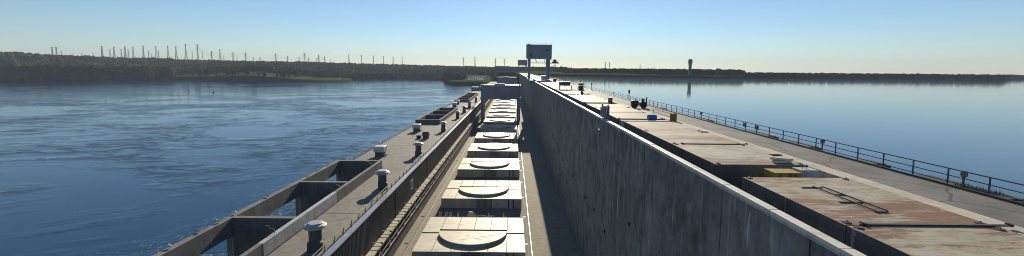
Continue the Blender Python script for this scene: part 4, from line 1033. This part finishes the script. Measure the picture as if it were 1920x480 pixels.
# ---------------------------------------------------------------- trees
def ico(sub):
    ph = (1+5**0.5)/2
    v = [(-1, ph, 0), (1, ph, 0), (-1, -ph, 0), (1, -ph, 0), (0, -1, ph), (0, 1, ph), (0, -1, -ph), (0, 1, -ph), (ph, 0, -1), (ph, 0, 1), (-ph, 0, -1), (-ph, 0, 1)]
    f = [(0, 11, 5), (0, 5, 1), (0, 1, 7), (0, 7, 10), (0, 10, 11), (1, 5, 9), (5, 11, 4), (11, 10, 2), (10, 7, 6), (7, 1, 8), (3, 9, 4), (3, 4, 2), (3, 2, 6), (3, 6, 8), (3, 8, 9), (4, 9, 5), (2, 4, 11), (6, 2, 10), (8, 6, 7), (9, 8, 1)]
    v = [np.array(q)/np.linalg.norm(q) for q in v]
    for _ in range(sub):
        mid = {}; nf = []
        def m(a, b):
            key = (min(a, b), max(a, b))
            if key not in mid:
                q = v[a]+v[b]; v.append(q/np.linalg.norm(q)); mid[key] = len(v)-1
            return mid[key]
        for a, b, c in f:
            x, y, z = m(a, b), m(b, c), m(c, a); nf += [(a, x, z), (b, y, x), (c, z, y), (x, y, z)]
        f = nf
    return np.array(v), np.array(f)
I1, I2 = ico(1), ico(2)
def crown_variants(base, n, amp):
    out = []
    for _ in range(n):
        V = base[0].copy(); r = 1+amp*(rng.random(len(V))-0.5)
        for q in range(5):
            dd = rng.normal(size=3); dd /= np.linalg.norm(dd); r += 0.28*np.maximum(0, V@dd-0.55)*rng.uniform(-1, 1.4)
        out.append(V*r[:, None])
    return out
V1, V2 = crown_variants(I1, 8, 0.55), crown_variants(I2, 8, 0.62)
def tri_mesh(name, V, Fc, mat):
    me = bpy.data.meshes.new(name); me.vertices.add(len(V)); me.vertices.foreach_set('co', V.astype(np.float32).ravel())
    n = len(Fc); me.loops.add(n*3); me.loops.foreach_set('vertex_index', Fc.astype(np.int32).ravel())
    me.polygons.add(n); me.polygons.foreach_set('loop_start', np.arange(0, n*3, 3, dtype=np.int32)); me.materials.append(M[mat]); me.update(calc_edges=True); me.validate()
    o = bpy.data.objects.new(name, me); COL.objects.link(o); return o
def forest(name, label, px0, px1, n, dr, hr, mat, fine=0.5, edge=0.25, endf=1.04):
    a0, a1 = azof(px0), azof(px1); VV = []; FF = []; off = 0
    for i in range(n):
        az = rng.uniform(a0, a1)
        Ts, Dr = np.interp(az, NA[:, 0], NA[:, 7]), np.interp(az, NA[:, 0], NA[:, 5])
        Ts = max(Ts, np.interp(az, NA[:, 0], NA[:, 1])+6)
        u = rng.random(); e = rng.random()
        d = Ts+(Dr*endf-Ts)*(u*0.06 if e < edge else (1-u*0.05 if e < edge+0.12 else u))
        z = float(land_z(az, d)); h = rng.uniform(*hr); w = h*rng.uniform(0.32, 0.52)
        if rng.random() < fine: base, Fb = V2[rng.integers(8)], I2[1]
        else: base, Fb = V1[rng.integers(8)], I1[1]
        c, s = math.cos(i), math.sin(i)
        P = base*np.array([w, w, h*0.55]); P = np.stack([P[:, 0]*c-P[:, 1]*s, P[:, 0]*s+P[:, 1]*c, P[:, 2]], 1)+np.array([d*math.sin(az), d*math.cos(az), z+h*0.48])
        VV.append(P); FF.append(Fb+off); off += len(P)
    o = tri_mesh(name, np.concatenate(VV), np.concatenate(FF), mat); tag(o, label, 'forest', kind='stuff'); return o
forest('forest', 'dense mixed autumn forest covering the far left river bank', -500, 322, 3600, None, (12, 21), 'leaf', 0.5, 0.3)
forest('forest', 'band of tall dark trees standing at the water on the far left bank', -500, 322, 700, None, (17, 26), 'leafdark', 0.8, 1.0, 1.04)
forest('forest', 'distant wooded hillside behind the park shore', 322, 834, 4400, None, (10, 17), 'leaf', 0.3, 0.25)
forest('forest', 'hazy woods on the hills beyond the end of the dam', 834, 1062, 2200, None, (9, 15), 'leaf', 0.2, 0.25)
forest('forest', 'low dark tree line on the far dike behind the grey tower', 1062, 1395, 1400, None, (8, 12), 'leafdark', 0.35, 0.3)
forest('forest', 'thin bluish tree line on the far right reservoir shore', 1395, 1905, 1700, None, (6, 10), 'leafdark', 0.4, 0.3)
forest('forest', 'tree line beyond the right edge of the reservoir', 1905, 2500, 600, None, (6, 10), 'leafdark', 0.2, 0.3)
# scattered trees of the park shore, one by one
def tree_mesh(kind, seed):
    r = np.random.default_rng(seed); VV = []; FF = []; off = 0
    if kind == 'fir':
        for q in range(9):
            f = q/8; w = 0.24*(1-f)+0.03; P = V1[r.integers(8)]*np.array([w, w, 0.09]); P[:, 2] -= 0.35*np.hypot(P[:, 0], P[:, 1]); P = P+np.array([r.normal()*0.01, r.normal()*0.01, 0.16+f*0.82]); VV.append(P); FF.append(I1[1]+off); off += len(P)
    else:
        for q in range(15):
            a = r.uniform(0, 6.28); rr = 0.26*math.sqrt(r.random()); z = r.uniform(0.3, 0.88); k = 1-abs(z-0.55)*1.1
            w = r.uniform(0.11, 0.19); P = V2[r.integers(8)]*np.array([w, w, w*0.85])+np.array([rr*k*math.cos(a), rr*k*math.sin(a), z]); VV.append(P); FF.append(I2[1]+off); off += len(P)
    return np.concatenate(VV), np.concatenate(FF)
TR = {('fir', 0): tree_mesh('fir', 1), ('fir', 1): tree_mesh('fir', 2), ('oak', 0): tree_mesh('oak', 3), ('oak', 1): tree_mesh('oak', 4), ('oak', 2): tree_mesh('oak', 5)}
TP = {}
def lone_tree(px, by, hpx, kind, var, mat, label):
    az = math.atan2(ray(px, hor(px)).x, ray(px, hor(px)).y); d = ray(px, by); hh = math.hypot(d.x, d.y)
    D = float(np.interp(az, NA[:, 0], NA[:, 1]))+4; best = D
    for q in range(400):
        dd = D+q*1.5
        if CAMZ+d.z/hh*dd <= float(land_z(az, dd)): best = dd; break
        best = dd
    x, y = d.x/hh*best, d.y/hh*best; zg = float(land_z(az, best)); H = hpx*best/math.hypot(d.x, d.y)*hh/F*math.hypot(1, math.tan(az))**0
    H = hpx/F*y*1.0
    key = (kind, var, mat)
    t = thing('fir_tree' if kind == 'fir' else 'broadleaf_tree', label, 'tree', (x, y, zg-0.2), 'scattered trees on the park shore', rz=px)
    if key not in TP:
        V, Fc = TR[(kind, var)]; c = tri_mesh('crown', V, Fc, mat); c.parent = t
        tk = MB().lathe([(0.035, 0), (0.026, 0.2), (0.018, 0.5), (0.006, 0.8)], 7)
        if kind != 'fir':
            for q in range(4): a = q*1.6; tk.bar((0, 0, 0.3), (0.16*math.cos(a), 0.16*math.sin(a), 0.52), 0.02)
        k = tk.build('trunk', 'bark', t); TP[key] = (c, k)
    else:
        for q in TP[key]:
            cc = q.copy(); COL.objects.link(cc); cc.parent = t
    t.scale = (H, H, H)
LT = [(346, 136, 17, 'oak', 0), (369, 141, 16, 'oak', 1), (390, 141, 17, 'fir', 0), (410, 130, 13, 'oak', 2), (405, 142, 7, 'oak', 0), (427, 142, 7, 'oak', 1), (438, 142, 7, 'oak', 2), (443, 137, 11, 'oak', 0), (475, 138, 15, 'oak', 1),
      (497, 138, 12, 'oak', 2), (508, 139, 13, 'oak', 0), (520, 144, 6, 'fir', 0), (526, 144, 7, 'fir', 1), (530, 144, 6, 'fir', 0), (534, 144, 6, 'fir', 1), (542, 144, 8, 'fir', 0), (555, 143, 8, 'fir', 1), (562, 143, 14, 'oak', 1), (571, 143, 12, 'oak', 2),
      (578, 142, 11, 'fir', 0), (627, 144, 13, 'oak', 0), (362, 143, 6, 'oak', 2), (545, 136, 9, 'oak', 0), (600, 140, 8, 'oak', 1), (612, 141, 7, 'fir', 1), (460, 131, 9, 'oak', 2), (850, 150, 6, 'oak', 0), (860, 150, 8, 'oak', 1), (872, 149, 9, 'oak', 2), (865, 151, 5, 'oak', 0)]
rl_ = random.Random(5)
for _ in range(46):
    px = rl_.uniform(330, 652); f = (px-330)/322
    LT.append((round(px, 1), rl_.uniform(136.5, 143.5) if px < 480 else rl_.uniform(139.5, 145.5), rl_.uniform(5, 13), 'fir' if rl_.random() < 0.3 else 'oak', rl_.randrange(2)))
for i, (px, by, hp, kd, v) in enumerate(sorted(LT)):
    lone_tree(px, by, hp, kd, v, 'leafdark' if kd == 'fir' or i % 3 == 0 else 'leaf', f'{"dark pointed fir" if kd == "fir" else "rounded leafy tree"} on the far shore lawn, {nth(i)} lone tree from the left')
for i, (px, hp) in enumerate(((1346, 11), (1368, 9), (1384, 7), (1262, 6))):
    lone_tree(px, 137, hp, 'oak', i % 3, 'leafdark', ['tallest rounded tree above the far reservoir tree line', 'second taller rounded tree right of the tallest on the far shore', 'lower rounded tree at the right end of the far dike', 'rounded tree just left of the grey tower'][i])
# park shelter
p = on_z(490, 148, 6.0); az = math.atan2(p.x, p.y); dd = math.hypot(p.x, p.y); zg = float(land_z(az, dd))
t = thing('shore_shelter', 'low dark roofed building on the park shore', 'building', (p.x, p.y, zg-0.3), rz=0.5)
MB().box(-11, 11, -5, 5, 0, 3.4).build('wall', 'ventdark', t)
MB().add([(-12.5, -6.5, 3.3), (12.5, -6.5, 3.3), (12.5, 6.5, 3.3), (-12.5, 6.5, 3.3), (-9, 0, 6.0), (9, 0, 6.0)], [(0, 1, 5, 4), (2, 3, 4, 5), (1, 2, 5), (3, 0, 4), (3, 2, 1, 0)]).build('roof', 'steel', t)

# ---------------------------------------------------------------- haze
hz = bpy.data.materials.new('haze_air'); hz.use_nodes = True
tt = hz.node_tree; tt.nodes.remove(tt.nodes['Principled BSDF'])
pv = tt.nodes.new('ShaderNodeVolumePrincipled'); pv.inputs['Color'].default_value = (0.72, 0.84, 1.0, 1); pv.inputs['Density'].default_value = 0.000095; pv.inputs['Anisotropy'].default_value = 0.0
tt.links.new(pv.outputs[0], tt.nodes['Material Output'].inputs['Volume']); M['haze'] = hz
o = MB().box(-5300, 5300, -700, 5300, -10.0, 190.0).build('haze', 'haze'); o['kind'] = 'stuff'; o['label'] = 'thin pale haze in the air over the river and dam'
